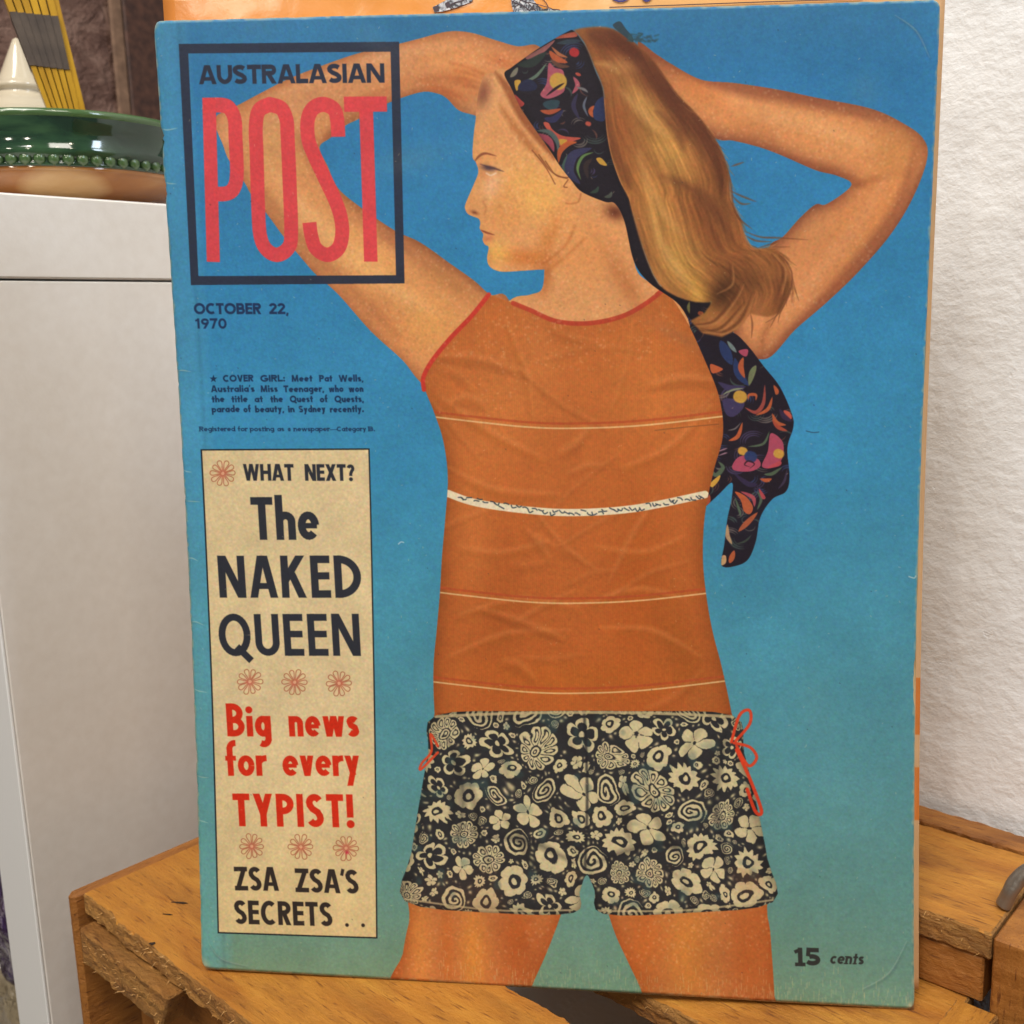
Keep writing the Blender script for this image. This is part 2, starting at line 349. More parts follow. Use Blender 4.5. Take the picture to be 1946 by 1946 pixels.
    paisley(tail, [
        ('l', Z7([(455, 345), (490, 420), (530, 500)]), 20, bl_), ('l', Z7([(500, 345), (530, 385), (560, 420)]), 8, (130, 150, 140)), ('f', Z7([(575, 410), (635, 400), (630, 445), (600, 440)]), 0, pk_),
        ('l', Z7([(550, 460), (575, 560), (640, 640)]), 16, bl_), ('l', Z7([(605, 455), (590, 520), (615, 590)]), 11, or_), ('l', Z7([(690, 510), (665, 560), (645, 640)]), 12, (130, 140, 96)),
        ('f', Z7([(385, 500), (430, 510), (470, 535), (400, 560)]), 0, or_), ('l', Z7([(440, 620), (520, 660), (620, 650)]), 12, pu_), ('l', Z7([(470, 700), (540, 670), (610, 660)]), 4, (150, 160, 120)),
        ('f', Z7([(470, 740), (540, 730), (610, 750), (600, 800), (540, 850), (490, 830)]), 0, pu_), ('d', Z7([(580, 715)]), 12, ye_), ('l', Z7([(690, 740), (690, 705), (645, 705), (640, 735)]), 6, or_),
        ('l', Z7([(620, 790), (690, 820), (740, 760), (750, 640)]), 8, (176, 84, 70)), ('l', Z7([(690, 840), (770, 800), (800, 720)]), 7, or_), ('l', Z7([(810, 640), (830, 680), (825, 700)]), 8, or_),
        ('l', Z7([(800, 830), (830, 890), (890, 905)]), 8, or_), ('l', Z7([(800, 870), (840, 920), (900, 945)]), 8, (190, 84, 60)), ('f', Z7([(875, 810), (915, 820), (930, 860), (900, 870)]), 0, (206, 96, 76)),
        ('l', Z7([(850, 800), (880, 850), (930, 880)]), 10, (60, 46, 72)), ('l', Z7([(510, 1010), (570, 980), (600, 890)]), 8, or_), ('l', Z7([(505, 940), (550, 930), (590, 890)]), 3, (120, 116, 110)),
        ('f', Z7([(790, 960), (870, 1020), (865, 1130), (800, 1190), (730, 1180), (770, 1080)]), 0, pk_), ('d', Z7([(838, 1095)]), 9, ye_), ('l', Z7([(770, 1190), (840, 1165), (850, 1150)]), 9, (206, 84, 90)), ('d', Z7([(597, 1078)]), 8, ye_),
        ('f', Z7([(545, 1150), (600, 1110), (700, 1130), (720, 1180), (650, 1215), (540, 1205)]), 0, pk_), ('d', Z7([(650, 1115)]), 11, bl_), ('l', Z7([(650, 1185), (615, 1170), (640, 1145), (680, 1165), (650, 1195)]), 3, (60, 30, 40)),
        ('l', Z7([(640, 1050), (740, 1030), (780, 950)]), 5, gr_), ('l', Z7([(430, 1085), (470, 1070), (500, 1060)]), 3, (170, 130, 140)), ('l', Z7([(440, 1110), (480, 1095), (500, 1090)]), 3, (170, 130, 140)),
        ('l', Z7([(380, 1180), (420, 1240), (470, 1190), (440, 1150)]), 9, gr_), ('l', Z7([(280, 1320), (320, 1290), (345, 1240)]), 8, (190, 90, 56)), ('f', Z7([(385, 1295), (450, 1240), (440, 1280), (400, 1320)]), 0, ye_),
        ('l', Z7([(330, 1450), (370, 1420), (380, 1370)]), 8, (190, 90, 56)), ('l', Z7([(745, 1235), (800, 1230), (860, 1190)]), 7, gr_), ('l', Z7([(720, 1265), (760, 1275), (795, 1265)]), 8, or_),
        ('l', Z7([(545, 1230), (640, 1300), (700, 1300)]), 10, (60, 50, 78)), ('f', Z7([(550, 1350), (620, 1380), (670, 1450), (650, 1500), (610, 1480), (590, 1410)]), 0, or_), ('l', Z7([(590, 1350), (670, 1390), (680, 1450)]), 8, (200, 90, 96)),
        ('l', Z7([(700, 1350), (725, 1400), (700, 1470)]), 6, gr_), ('l', Z7([(575, 1615), (630, 1560), (700, 1490)]), 11, or_), ('l', Z7([(550, 1390), (575, 1460), (590, 1520)]), 5, gr_), ('f', Z7([(710, 1330), (730, 1350), (755, 1390), (735, 1400), (715, 1360)]), 0, (190, 80, 80)),
        ('l', Z7([(500, 1570), (500, 1640), (530, 1700)]), 9, (206, 170, 120)), ('l', Z7([(515, 1825), (530, 1790), (545, 1745)]), 11, or_), ('f', Z7([(465, 1780), (490, 1780), (490, 1825), (460, 1840)]), 0, (216, 176, 120)),
        ('l', Z7([(560, 1700), (620, 1680), (660, 1640)]), 4, (70, 80, 66)), ('l', Z7([(840, 1330), (880, 1280), (900, 1200)]), 5, (70, 60, 80))])
    # ---- left arm, head and neck
    m_arm = PS(Z5([(560, 300), (480, 160), (370, 160), (260, 130), (120, 88), (0, 83)]) + ZP([(1850, 50), (1690, 91), (1430, 150), (1200, 225), (900, 340), (700, 440), (510, 540), (400, 590), (352, 622), (347, 700), (400, 830), (445, 945), (560, 1110), (605, 1190), (740, 1360), (850, 1510), (1000, 1690), (1090, 1790), (1250, 1932)]) + D([(700, 625), (760, 680), (801, 728), (900, 800), (1000, 700), (960, 566), (925, 556), (895, 530), (850, 498)]) + ZP([(1850, 1550), (1660, 1460), (1410, 1290), (1245, 1150), (1170, 990), (1110, 850), (1190, 780), (1300, 690), (1400, 640), (1600, 530), (1850, 445)]) + Z5([(-50, 408), (0, 435), (60, 495), (145, 522), (250, 560)]), 6)
    head = PS(ZF([(560, 60), (420, 90), (350, 100), (300, 210), (275, 330), (262, 500), (240, 680), (233, 860), (262, 910), (285, 1000), (240, 1120), (168, 1290), (165, 1340), (190, 1385), (245, 1410), (290, 1430), (303, 1470), (298, 1520), (330, 1570), (325, 1620), (345, 1665), (380, 1690), (366, 1780), (378, 1850), (430, 1895), (520, 1915), (700, 1905), (868, 1895)]) + D([(1027, 512), (1022, 546), (1000, 556), (960, 568), (900, 640), (1100, 700), (1290, 640)]) + Z5([(1200, 1490), (1060, 1400), (980, 1290), (960, 900), (800, 400)]), 6)
    body = np.maximum(m_arm, head)
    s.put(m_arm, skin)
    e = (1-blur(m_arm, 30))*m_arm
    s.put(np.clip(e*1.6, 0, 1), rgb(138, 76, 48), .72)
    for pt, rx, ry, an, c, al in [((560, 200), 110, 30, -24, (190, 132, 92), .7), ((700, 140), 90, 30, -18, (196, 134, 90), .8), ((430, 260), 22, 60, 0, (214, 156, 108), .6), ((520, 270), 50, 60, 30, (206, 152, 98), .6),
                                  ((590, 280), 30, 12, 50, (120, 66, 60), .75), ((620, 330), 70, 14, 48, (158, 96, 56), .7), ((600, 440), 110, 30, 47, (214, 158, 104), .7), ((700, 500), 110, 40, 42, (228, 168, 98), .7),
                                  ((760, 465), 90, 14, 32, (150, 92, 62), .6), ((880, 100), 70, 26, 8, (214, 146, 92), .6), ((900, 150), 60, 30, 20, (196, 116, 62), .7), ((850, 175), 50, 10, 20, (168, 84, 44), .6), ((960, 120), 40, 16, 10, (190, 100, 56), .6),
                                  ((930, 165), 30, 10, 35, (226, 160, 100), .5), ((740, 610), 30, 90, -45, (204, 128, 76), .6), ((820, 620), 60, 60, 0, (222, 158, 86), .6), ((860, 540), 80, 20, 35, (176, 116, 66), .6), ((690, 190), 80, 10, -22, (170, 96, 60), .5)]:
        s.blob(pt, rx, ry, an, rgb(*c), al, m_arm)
    for q, wd, c, al in (([(640, 350), (700, 395), (800, 455), (880, 510), (930, 560)], 34, (124, 72, 44), .5), ([(480, 330), (560, 440), (660, 540), (760, 640)], 26, (150, 90, 54), .35), ([(500, 300), (600, 420), (740, 540), (840, 600)], 40, (230, 176, 118), .35),
                         ([(620, 262), (700, 220), (800, 180), (870, 200)], 16, (130, 70, 44), .5), ([(500, 190), (640, 140), (760, 100), (880, 84)], 22, (222, 164, 116), .4), ([(800, 150), (860, 150), (930, 175)], 12, (150, 78, 44), .5), ([(820, 120), (900, 118), (960, 135)], 14, (228, 162, 106), .45), ([(600, 300), (640, 240), (700, 200)], 14, (150, 88, 58), .45)):
        s.line(q, wd, rgb(*c), al, m_arm, soft=9, taper=True)
    for a in range(5):
        s.line([(855+a*9, 120+a*14), (890+a*9, 128+a*14), (935+a*4, 150+a*12)], 5, rgb(170, 88, 48), .35, m_arm, soft=3)
    s.put(head, rgb(214, 150, 96))
    for pt, rx, ry, an, c, al in [((930, 270), 28, 60, 10, (206, 142, 84), .5), ((1000, 345), 60, 50, 0, (228, 168, 94), .7), ((935, 352), 16, 26, 20, (234, 180, 140), .7), ((960, 410), 40, 40, 0, (212, 142, 78), .6), ((1030, 380), 40, 40, 0, (228, 172, 88), .6),
                                  ((1000, 490), 70, 16, 5, (190, 106, 48), .75), ((1045, 450), 18, 50, 30, (190, 112, 50), .6), ((945, 480), 24, 24, 0, (228, 178, 92), .7), ((1080, 430), 40, 60, 0, (222, 154, 90), .5), ((1120, 480), 50, 60, 0, (212, 138, 78), .6),
                                  ((1035, 530), 14, 30, 10, (150, 74, 34), .55), ((1190, 540), 20, 70, -30, (160, 88, 44), .5), ((900, 385), 12, 9, 0, (206, 138, 80), .5), ((916, 330), 14, 10, 0, (196, 128, 84), .5)]:
        s.blob(pt, rx, ry, an, rgb(*c), al, head)
    e = (1-blur(head, 12))*head; s.put(np.clip(e, 0, 1), rgb(190, 118, 64), .35)
    # plain, generic features
    s.line(ZF([(250, 905), (290, 855), (350, 828), (450, 852)]), 5, rgb(120, 62, 44), .8, head, soft=1, taper=True)
    s.line(ZF([(300, 925), (370, 950), (430, 965), (520, 995)]), 5, rgb(84, 56, 58), .8, head, soft=1.2, taper=True)
    s.blob(ZF([(375, 965)])[0], 13, 5, 12, rgb(66, 50, 62), .85, head)
    s.line(ZF([(360, 1010), (400, 1030), (445, 1010)]), 3, rgb(226, 196, 170), .8, head, soft=1)
    s.blob(ZF([(250, 1372)])[0], 7, 3.4, 20, rgb(104, 52, 34), .8, head)
    s.line(ZF([(330, 1270), (355, 1330), (340, 1390)]), 3, rgb(176, 108, 62), .5, head, soft=2)
    s.line(ZF([(303, 1530), (360, 1555), (435, 1577)]), 4, rgb(130, 60, 44), .85, head, soft=.9, taper=True)
    s.blob(ZF([(370, 1610)])[0], 11, 6, -10, rgb(190, 110, 76), .7, head)
    s.line(ZF([(1225, 1200), (1205, 1270), (1140, 1290), (1090, 1285)]), 3, rgb(166, 100, 56), .6, head, soft=1.5)
    s.line(ZF([(1000, 1440), (960, 1600), (900, 1780)]), 6, rgb(196, 120, 64), .5, head, soft=3)
    s.line(ZF([(1170, 1500), (1080, 1680), (880, 1840)]), 5, rgb(180, 104, 54), .6, head, soft=3)
    s.line(ZF([(1250, 1620), (1080, 1780), (900, 1930)]), 5, rgb(180, 104, 54), .5, head, soft=3)
    # hairline wisps
    s.blob(ZF([(330, 280)])[0], 14, 26, 15, rgb(116, 58, 40), .8, head)
    s.line(ZF([(440, 80), (560, 240), (700, 480), (860, 700), (980, 880)]), 22, rgb(140, 76, 44), .85, head, soft=4, taper=True)
    s.line(ZF([(480, 380), (600, 560), (760, 760), (930, 960)]), 16, rgb(170, 102, 56), .7, head, soft=5, taper=True)
    for q in ([(780, 800), (900, 950), (990, 1110)], [(840, 840), (960, 1000), (1100, 1060)], [(900, 900), (1000, 1030), (1110, 1050)], [(1110, 1070), (1070, 1130), (1100, 1140)]):
        s.line(ZF(q), 2.2, rgb(120, 66, 40), .8, head, soft=.8)
    s.blob(Z5([(880, 1030)])[0], 20, 14, 20, rgb(96, 46, 30), .9, head)
    # ---- sleeveless knitted top, covering the whole back
    neck = D([(968, 572), (1000, 585), (1050, 606), (1110, 610), (1170, 598), (1215, 575), (1250, 548)])
    shirt_pts = neck + D([(1292, 600), (1330, 680), (1357, 750), (1364, 820), (1346, 890), (1330, 970), (1326, 1050), (1332, 1120), (1344, 1190), (1362, 1260), (1380, 1345), (1386, 1392), (1250, 1400), (1000, 1402), (826, 1392), (820, 1345), (818, 1260), (824, 1190), (830, 1120), (834, 1050), (840, 980), (845, 900), (836, 830), (818, 775), (800, 722), (818, 680), (850, 640), (890, 598), (922, 560), (940, 562)])
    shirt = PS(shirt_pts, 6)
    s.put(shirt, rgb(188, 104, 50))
    dn = np.clip((v-.35)*2.0, 0, 1)
    s.put(shirt*dn, rgb(170, 84, 34), .8)
    for pt, rx, ry, an, c, al in [((960, 760), 90, 130, 20, (204, 122, 62), .6), ((1230, 740), 80, 120, -20, (202, 120, 58), .5), ((900, 1010), 40, 160, 0, (198, 116, 58), .5), ((1210, 1120), 60, 200, 0, (166, 80, 28), .5),
                                  ((950, 1140), 40, 160, 10, (160, 80, 34), .4), ((1300, 1250), 40, 120, -20, (150, 80, 30), .6), ((860, 1290), 40, 90, 10, (190, 104, 50), .5), ((1080, 1290), 200, 40, 0, (186, 100, 34), .4)]:
        s.blob(pt, rx, ry, an, rgb(*c), al, shirt)
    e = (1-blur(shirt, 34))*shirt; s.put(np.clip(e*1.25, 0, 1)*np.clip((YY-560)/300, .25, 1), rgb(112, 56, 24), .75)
    for q, wd in [([(830, 760), (930, 830), (1030, 880)], 16), ([(850, 900), (940, 940), (1060, 950)], 14), ([(1350, 780), (1270, 860), (1180, 900)], 16), ([(870, 1180), (980, 1150), (1100, 1165)], 14), ([(1300, 1150), (1210, 1130), (1110, 1160)], 14),
                  ([(850, 1260), (960, 1215), (1080, 1210)], 12), ([(1330, 1260), (1240, 1210), (1140, 1205)], 14), ([(960, 620), (1000, 720), (1010, 800)], 14), ([(1200, 620), (1190, 700), (1160, 790)], 14), ([(870, 1050), (950, 1060), (1040, 1040)], 12), ([(1300, 1030), (1220, 1060), (1130, 1050)], 12)]:
        s.line(q, wd, rgb(160, 88, 34), .34, shirt, soft=6, taper=True)
        s.line([(x+2, y-13) for x, y in q], wd*.7, rgb(222, 140, 80), .32, shirt, soft=5, taper=True)
    for k in range(26):
        x, y = rng.uniform(850, 1330), rng.uniform(640, 1330); a = rng.normal()*.5+(.5 if x < 1090 else -.5); l = rng.uniform(30, 110); b_ = rng.uniform(-14, 14)
        q = [(x-l*math.cos(a), y-l*math.sin(a)), (x, y+b_), (x+l*math.cos(a), y+l*math.sin(a))]; wd = rng.uniform(7, 20)
        s.line(q, wd, rgb(130, 68, 28), rng.uniform(.12, .3), shirt, soft=rng.uniform(4, 8), taper=True); s.line([(u+3, w_-wd*.8) for u, w_ in q], wd*.7, rgb(224, 146, 88), rng.uniform(.1, .25), shirt, soft=5, taper=True)
    s.mul(shirt*(np.sin(XX*1.45) > .25), .972)          # knitted ribs
    # printed band across the knit, and pairs of thin stripes
    for y0, sag in ((955, 26), ):
        q = [(845, y0-24), (900, y0-6), (1000, y0+8), (1090, y0+12), (1200, y0+4), (1330, y0-22)]
        s.line(D(q), 15, rgb(222, 208, 176), 1, shirt, soft=.8)
        for k in range(46):
            x = 862 + k*10.2 + rng.uniform(-3, 3); yy = y0 - 22 + 34*math.sin(math.pi*(x-845)/485) + rng.uniform(-4, 4)
            s.line(D([(x, yy-2), (x+rng.uniform(2, 7), yy+rng.uniform(-3, 4)), (x+9, yy+rng.uniform(-3, 3))]), 2.6, rgb(46, 58, 70), .85, shirt, soft=.7)
    for y0 in (790, 1120, 1290):
        for dy, c, wd in ((0, (172, 74, 40), 5), (9, (232, 204, 150), 3)):
            q = [(790, y0-16+dy), (900, y0-3+dy), (1000, y0+7+dy), (1090, y0+9+dy), (1220, y0+3+dy), (1400, y0-18+dy)]
            s.line(D(q), wd, rgb(*c), .72, shirt, soft=1)
    s.line(neck, 9, rgb(176, 62, 42), .95, None, soft=1)
    s.line(D([(922, 556), (890, 596), (850, 638), (816, 680), (799, 712), (800, 735)]), 9, rgb(190, 56, 44), 1, None, soft=1)
    s.line(D([(826, 1346), (1000, 1353), (1200, 1353), (1380, 1346)]), 2.2, rgb(110, 50, 24), .6, shirt, soft=1)
    # ---- floral shorts, and legs below the hem
    ll = PS(D([(800, 1650), (772, 1740), (760, 1800), (752, 1870), (1000, 1890), (1003, 1862), (1030, 1800), (1055, 1735), (1072, 1680), (1080, 1640)]), 5)
    rl = PS(D([(1133, 1640), (1142, 1700), (1160, 1760), (1185, 1815), (1211, 1872), (1220, 1920), (1462, 1930), (1461, 1880), (1456, 1800), (1448, 1730), (1415, 1640)]), 5)
    for m in (ll, rl):
        s.put(m, rgb(184, 112, 62)); e = (1-blur(m, 36))*m; s.put(np.clip(e*1.3, 0, 1), rgb(150, 62, 20), .8)
    for pt, rx, ry, c in [((800, 1800), 26, 120, (226, 150, 68)), ((900, 1810), 30, 120, (228, 152, 56)), ((850, 1800), 14, 120, (196, 104, 40)), ((985, 1790), 40, 100, (176, 74, 22)), ((1310, 1810), 50, 120, (216, 138, 50)), ((1225, 1790), 40, 110, (190, 92, 30)), ((1420, 1810), 40, 130, (168, 76, 26))]:
        s.blob(pt, rx, ry, 0, rgb(*c), .5, np.maximum(ll, rl))
    sh_pts = D([(822, 1350), (1000, 1342), (1200, 1342), (1382, 1350), (1404, 1420), (1428, 1520), (1448, 1620), (1458, 1702), (1300, 1722), (1138, 1724), (1122, 1680), (1107, 1650), (1094, 1682), (1082, 1722), (930, 1722), (764, 1700), (776, 1610), (792, 1510), (808, 1420)])
    shorts = raster(P(smooth(sh_pts, 4)))
    s.put(shorts, rgb(44, 44, 46))
    cream = rgb(206, 192, 148)
    def flower(pt, R, kind, rot):
        (cx, cy), = P([pt])
        def f(X, Y):
            dx, dy = X-cx, Y-cy; r = np.hypot(dx, dy)/R; th = np.arctan2(dy, dx)+rot; px = 1.2/R
            if kind == 0:
                a = np.abs(((th*10/(2*np.pi)) % 1)-.5)*2; out = (r < .80+.2*np.sqrt(np.clip(1-a*a, 0, 1))) & (r > .30) & (a < .90)
                q = np.hypot((r-.66)/.24, a/.55); ring = (q > .62) & (q < 1.0)
                return np.clip(out*1.0-ring*1.0, 0, 1)+(r < .22)*1.0-(r < .12)*1.0+(r < .06)*1.0
            if kind == 1:
                a = np.abs(((th*5/(2*np.pi)) % 1)-.5)*2; lim = .45+.55*np.sqrt(np.clip(1-a*a*1.1, 0, 1))
                return ((r < lim) & (a < .93) & (r > .09)).astype(float)
            if kind == 2:
                a = np.abs(((th*6/(2*np.pi)) % 1)-.5)*2; lim = .78+.22*np.sqrt(np.clip(1-a*a, 0, 1))
                return ((r < lim) & (r > .42)).astype(float)+(r < .2)
            if kind == 3:
                a = np.abs(((th*12/(2*np.pi)) % 1)-.5)*2
                return ((r < 1-.28*a) & (r > .38)).astype(float)+(r < .18)
            if kind == 4:
                a = np.abs(((th*5/(2*np.pi)) % 1)-.5)*2; lim = .5+.5*np.sqrt(np.clip(1-a*a, 0, 1))
                return ((r < lim) & (r > lim-.26)).astype(float)+((r < .16))
            sp = (r*2.6-th/(2*np.pi)) % 1
            return ((sp < .52) & (r < 1)).astype(float)
        s.local(cx-R*1.1, cy-R*1.1, cx+R*1.1, cy+R*1.1, f, cream, .95, shorts)
    placed = []
    fixed = [(1022, 1421, 43, 0, .2), (1244, 1499, 42, 0, .5), (1105, 1500, 36, 1, .3), (1000, 1540, 36, 1, .9), (1232, 1575, 38, 1, .1), (940, 1410, 34, 4, 0), (1108, 1400, 38, 4, .8), (1258, 1440, 25, 2, 0), (1303, 1472, 29, 3, 0),
             (1320, 1415, 33, 1, .6), (1174, 1600, 32, 3, .2), (968, 1465, 20, 2, 0), (1187, 1530, 20, 2, .4), (1040, 1500, 27, 5, 0), (1155, 1500, 24, 5, 2), (1256, 1387, 25, 4, .3), (1210, 1400, 28, 1, 1.1), (1098, 1550, 20, 2, 1)]
    for x, y, R, k, ro in fixed: flower((x, y), R, k, ro); placed.append((x, y, R))
    for R in (30, 24, 19, 15, 12, 9, 6.5, 5, 3.8, 3):
        for _ in range(900 if R > 10 else 2600):
            x, y = rng.uniform(770, 1470), rng.uniform(1350, 1740)
            if all((x-a)**2+(y-b)**2 > ((R+r2)*.97)**2 for a, b, r2 in placed):
                if R > 10: flower((x, y), R, int(rng.choice([0, 1, 2, 3, 4, 5])) if R > 20 else int(rng.choice([1, 2, 3, 5])), rng.uniform(0, 6))
                elif R > 6: flower((x, y), R, int(rng.choice([1, 2, 5])), rng.uniform(0, 6))
                else: s.blob((x, y), R*.8, R*.6, rng.uniform(0, 180), cream, .95, shorts)
                placed.append((x, y, R))
    e = (1-blur(shorts, 22))*shorts; s.mul(np.clip(e*1.2, 0, 1), .55)
    # let the cloth bend the print
    wx = (noise2(TW, TH, 46, 21)-.5)*22+(noise2(TW, TH, 14, 22)-.5)*6; wy = (noise2(TW, TH, 52, 23)-.5)*22+(noise2(TW, TH, 12, 24)-.5)*6
    core = np.clip((blur(shorts, 14)-.5)*2, 0, 1)
    sx = np.clip(XX-.5+wx*core, 0, TW-1.01); sy = np.clip(YY-.5+wy*core, 0, TH-1.01); ix = sx.astype(int); iy = sy.astype(int); fx = (sx-ix)[..., None]; fy = (sy-iy)[..., None]
    wr = (s.a[iy, ix]*(1-fx)+s.a[iy, ix+1]*fx)*(1-fy)+(s.a[iy+1, ix]*(1-fx)+s.a[iy+1, ix+1]*fx)*fy
    k_ = (core > 0)[..., None]; s.a = np.where(k_, wr, s.a)
    s.put(shorts*np.clip(noise2(TW, TH, 24, 25)*3-2.1, 0, .6), rgb(60, 92, 92), .6)
    for k in range(16):
        x, y = rng.uniform(820, 1420), rng.uniform(1380, 1690); a = rng.normal()*.6+1.2; l = rng.uniform(30, 90)
        s.line([(x-l*math.cos(a), y-l*math.sin(a)), (x+rng.uniform(-9, 9), y), (x+l*math.cos(a), y+l*math.sin(a))], rng.uniform(8, 20), rgb(24, 22, 22), rng.uniform(.15, .35), shorts, soft=7, taper=True)
    for q in ([(1110, 1350), (1116, 1500), (1112, 1650)],): s.line(q, 6, rgb(34, 34, 38), .7, shorts, soft=2)
    for q in ([(1090, 1640), (1010, 1600), (930, 1590)], [(1130, 1640), (1220, 1610), (1320, 1610)], [(850, 1400), (880, 1500), (870, 1600)], [(1380, 1400), (1360, 1520), (1380, 1640)]):
        s.line(q, 14, rgb(30, 30, 34), .45, shorts, soft=6, taper=True)
    s.line(D([(822, 1352), (1000, 1345), (1200, 1345), (1382, 1352)]), 6, rgb(190, 172, 128), .8, shorts, soft=1)
    s.line(D([(764, 1696), (930, 1717), (1080, 1717)]), 4, rgb(196, 180, 136), .7, shorts, soft=1)
    s.line(D([(1138, 1719), (1300, 1717), (1458, 1698)]), 4, rgb(196, 180, 136), .7, shorts, soft=1)
    # red cord bow at the side of the waistband, red tie below
    for q in ([(1390, 1410), (1405, 1360), (1424, 1350), (1425, 1375), (1398, 1408)], [(1395, 1412), (1425, 1420), (1438, 1440), (1422, 1455), (1400, 1418)]): s.line(q, 6, rgb(204, 62, 34), .95, None, soft=.9)
    for q in ([(1400, 1425), (1425, 1480), (1447, 1540), (1436, 1543), (1420, 1500)], ): s.line(q, 7, rgb(204, 58, 30), .95, None, soft=.9)
    s.line([(832, 1418), (818, 1395), (820, 1428), (802, 1450), (800, 1462), (832, 1430)], 5, rgb(204, 66, 36), .95, None, soft=.9)
    # ---- headscarf
    hs = PS(ZS([(-8, 510), (60, 450), (190, 355), (330, 260), (480, 170), (600, 105), (660, 92), (740, 190), (800, 290), (870, 480), (940, 650), (965, 880), (985, 1100), (1030, 1320), (1110, 1550), (1190, 1700), (1240, 1880)]) + Z5([(1000, 1130), (1050, 1290), (1120, 1420), (1250, 1490), (1380, 1500), (1360, 1560), (1290, 1600), (1200, 1500), (1060, 1400), (980, 1290), (930, 1080), (880, 985)]) + ZS([(960, 1745), (740, 1650), (640, 1540), (530, 1400), (440, 1260), (300, 1060), (210, 930), (140, 820), (60, 650)]), 6)
    s.put(hs, rgb(40, 34, 42))
    paisley(hs, [
        ('f', ZS([(480, 170), (560, 130), (680, 105), (690, 150), (560, 165)]), 0, (206, 106, 80)), ('f', ZS([(200, 350), (330, 270), (475, 185), (440, 240), (340, 330), (240, 370)]), 0, (176, 112, 106)), ('l', ZS([(500, 215), (620, 200), (740, 190)]), 9, (58, 72, 82)),
        ('f', ZS([(340, 710), (400, 600), (420, 410), (480, 450), (560, 480), (575, 600), (560, 690), (420, 750)]), 0, (190, 98, 110)), ('d', ZS([(505, 580)]), 15, (224, 180, 76)), ('l', ZS([(400, 720), (490, 650), (570, 600)]), 5, (40, 28, 36)),
        ('l', ZS([(430, 290), (490, 360), (600, 400)]), 12, or_), ('l', ZS([(450, 250), (520, 320), (600, 350)]), 6, (200, 120, 76)), ('l', ZS([(440, 370), (520, 430), (620, 440)]), 8, (110, 76, 60)), ('d', ZS([(660, 300)]), 8, (196, 54, 56)),
        ('l', ZS([(180, 590), (300, 530), (400, 410)]), 6, (112, 136, 112)), ('l', ZS([(120, 420), (260, 400), (400, 300)]), 16, (52, 64, 58)), ('f', ZS([(90, 580), (145, 570), (145, 610), (110, 675)]), 0, ye_), ('l', ZS([(50, 540), (90, 500), (120, 450)]), 9, (150, 146, 120)),
        ('f', ZS([(90, 710), (150, 760), (185, 800), (140, 825)]), 0, (206, 80, 70)), ('l', ZS([(130, 650), (220, 620), (300, 640)]), 22, (44, 48, 74)), ('l', ZS([(370, 800), (450, 810), (520, 780)]), 18, (56, 82, 88)), ('l', ZS([(340, 865), (430, 880), (540, 850)]), 9, (196, 96, 60)),
        ('l', ZS([(380, 940), (470, 950), (560, 860)]), 12, (56, 56, 92)), ('l', ZS([(660, 540), (700, 620), (650, 700)]), 9, (196, 100, 110)), ('l', ZS([(680, 505), (730, 525)]), 6, (206, 90, 70)), ('l', ZS([(690, 640), (760, 660), (800, 690)]), 5, (130, 130, 126)),
        ('l', ZS([(860, 820), (825, 870), (850, 930)]), 9, or_), ('f', ZS([(880, 780), (960, 740), (965, 950), (880, 960), (850, 900)]), 0, (50, 62, 100)), ('l', ZS([(790, 730), (760, 820), (800, 920)]), 5, (110, 120, 130)), ('l', ZS([(700, 700), (660, 820), (720, 950)]), 9, (62, 58, 84)),
        ('f', ZS([(370, 980), (420, 985), (460, 1050), (560, 1110), (730, 1130), (640, 1165), (560, 1180), (530, 1210), (480, 1120), (400, 1040)]), 0, (206, 96, 76)), ('f', ZS([(520, 1145), (600, 1150), (545, 1205)]), 0, ye_),
        ('l', ZS([(310, 1060), (420, 1070), (500, 1160), (510, 1260)]), 9, (92, 112, 106)), ('l', ZS([(290, 1085), (390, 1130), (440, 1180), (470, 1260)]), 13, (190, 86, 100)), ('l', ZS([(515, 1370), (530, 1260), (600, 1190), (690, 1170)]), 11, (212, 104, 56)),
        ('l', ZS([(720, 1570), (620, 1450), (660, 1300), (830, 1230)]), 20, (66, 66, 98)), ('l', ZS([(730, 1530), (700, 1420), (750, 1310), (850, 1270)]), 6, (110, 150, 84)), ('f', ZS([(880, 1330), (930, 1325), (985, 1395), (920, 1385)]), 0, ye_),
        ('l', ZS([(600, 1290), (560, 1400), (580, 1460)]), 5, (84, 112, 98)), ('l', ZS([(840, 1330), (780, 1400), (800, 1520)]), 10, (62, 50, 48)), ('l', ZS([(820, 1660), (880, 1640), (900, 1600)]), 7, (62, 82, 66)), ('l', ZS([(960, 1700), (1010, 1690), (1030, 1650)]), 7, (90, 100, 84)),
        ('d', ZS([(795, 990)]), 4, (206, 96, 76)), ('l', Z5([(1270, 1500), (1265, 1530), (1270, 1560)]), 6, (150, 150, 80)), ('d', Z5([(1325, 1560)]), 4, or_)])
    e = (1-blur(hs, 14))*hs; s.mul(np.clip(e, 0, 1), .6); s.mul(hs, (.84, .82, .86)); s.mul(tail*(1-np.clip(body+shirt, 0, 1)), (.86, .84, .88))
    # ---- hair, laid strand by strand between the scarf edge and the outer edge
    Lc = smooth(ZS([(660, 90), (760, 200), (860, 440), (945, 650), (968, 880), (990, 1100), (1035, 1320), (1120, 1560), (1200, 1720)]) + Z5([(960, 990), (1000, 1140), (1050, 1290), (1110, 1410), (1200, 1470), (1300, 1500), (1385, 1500)]), 10, False)
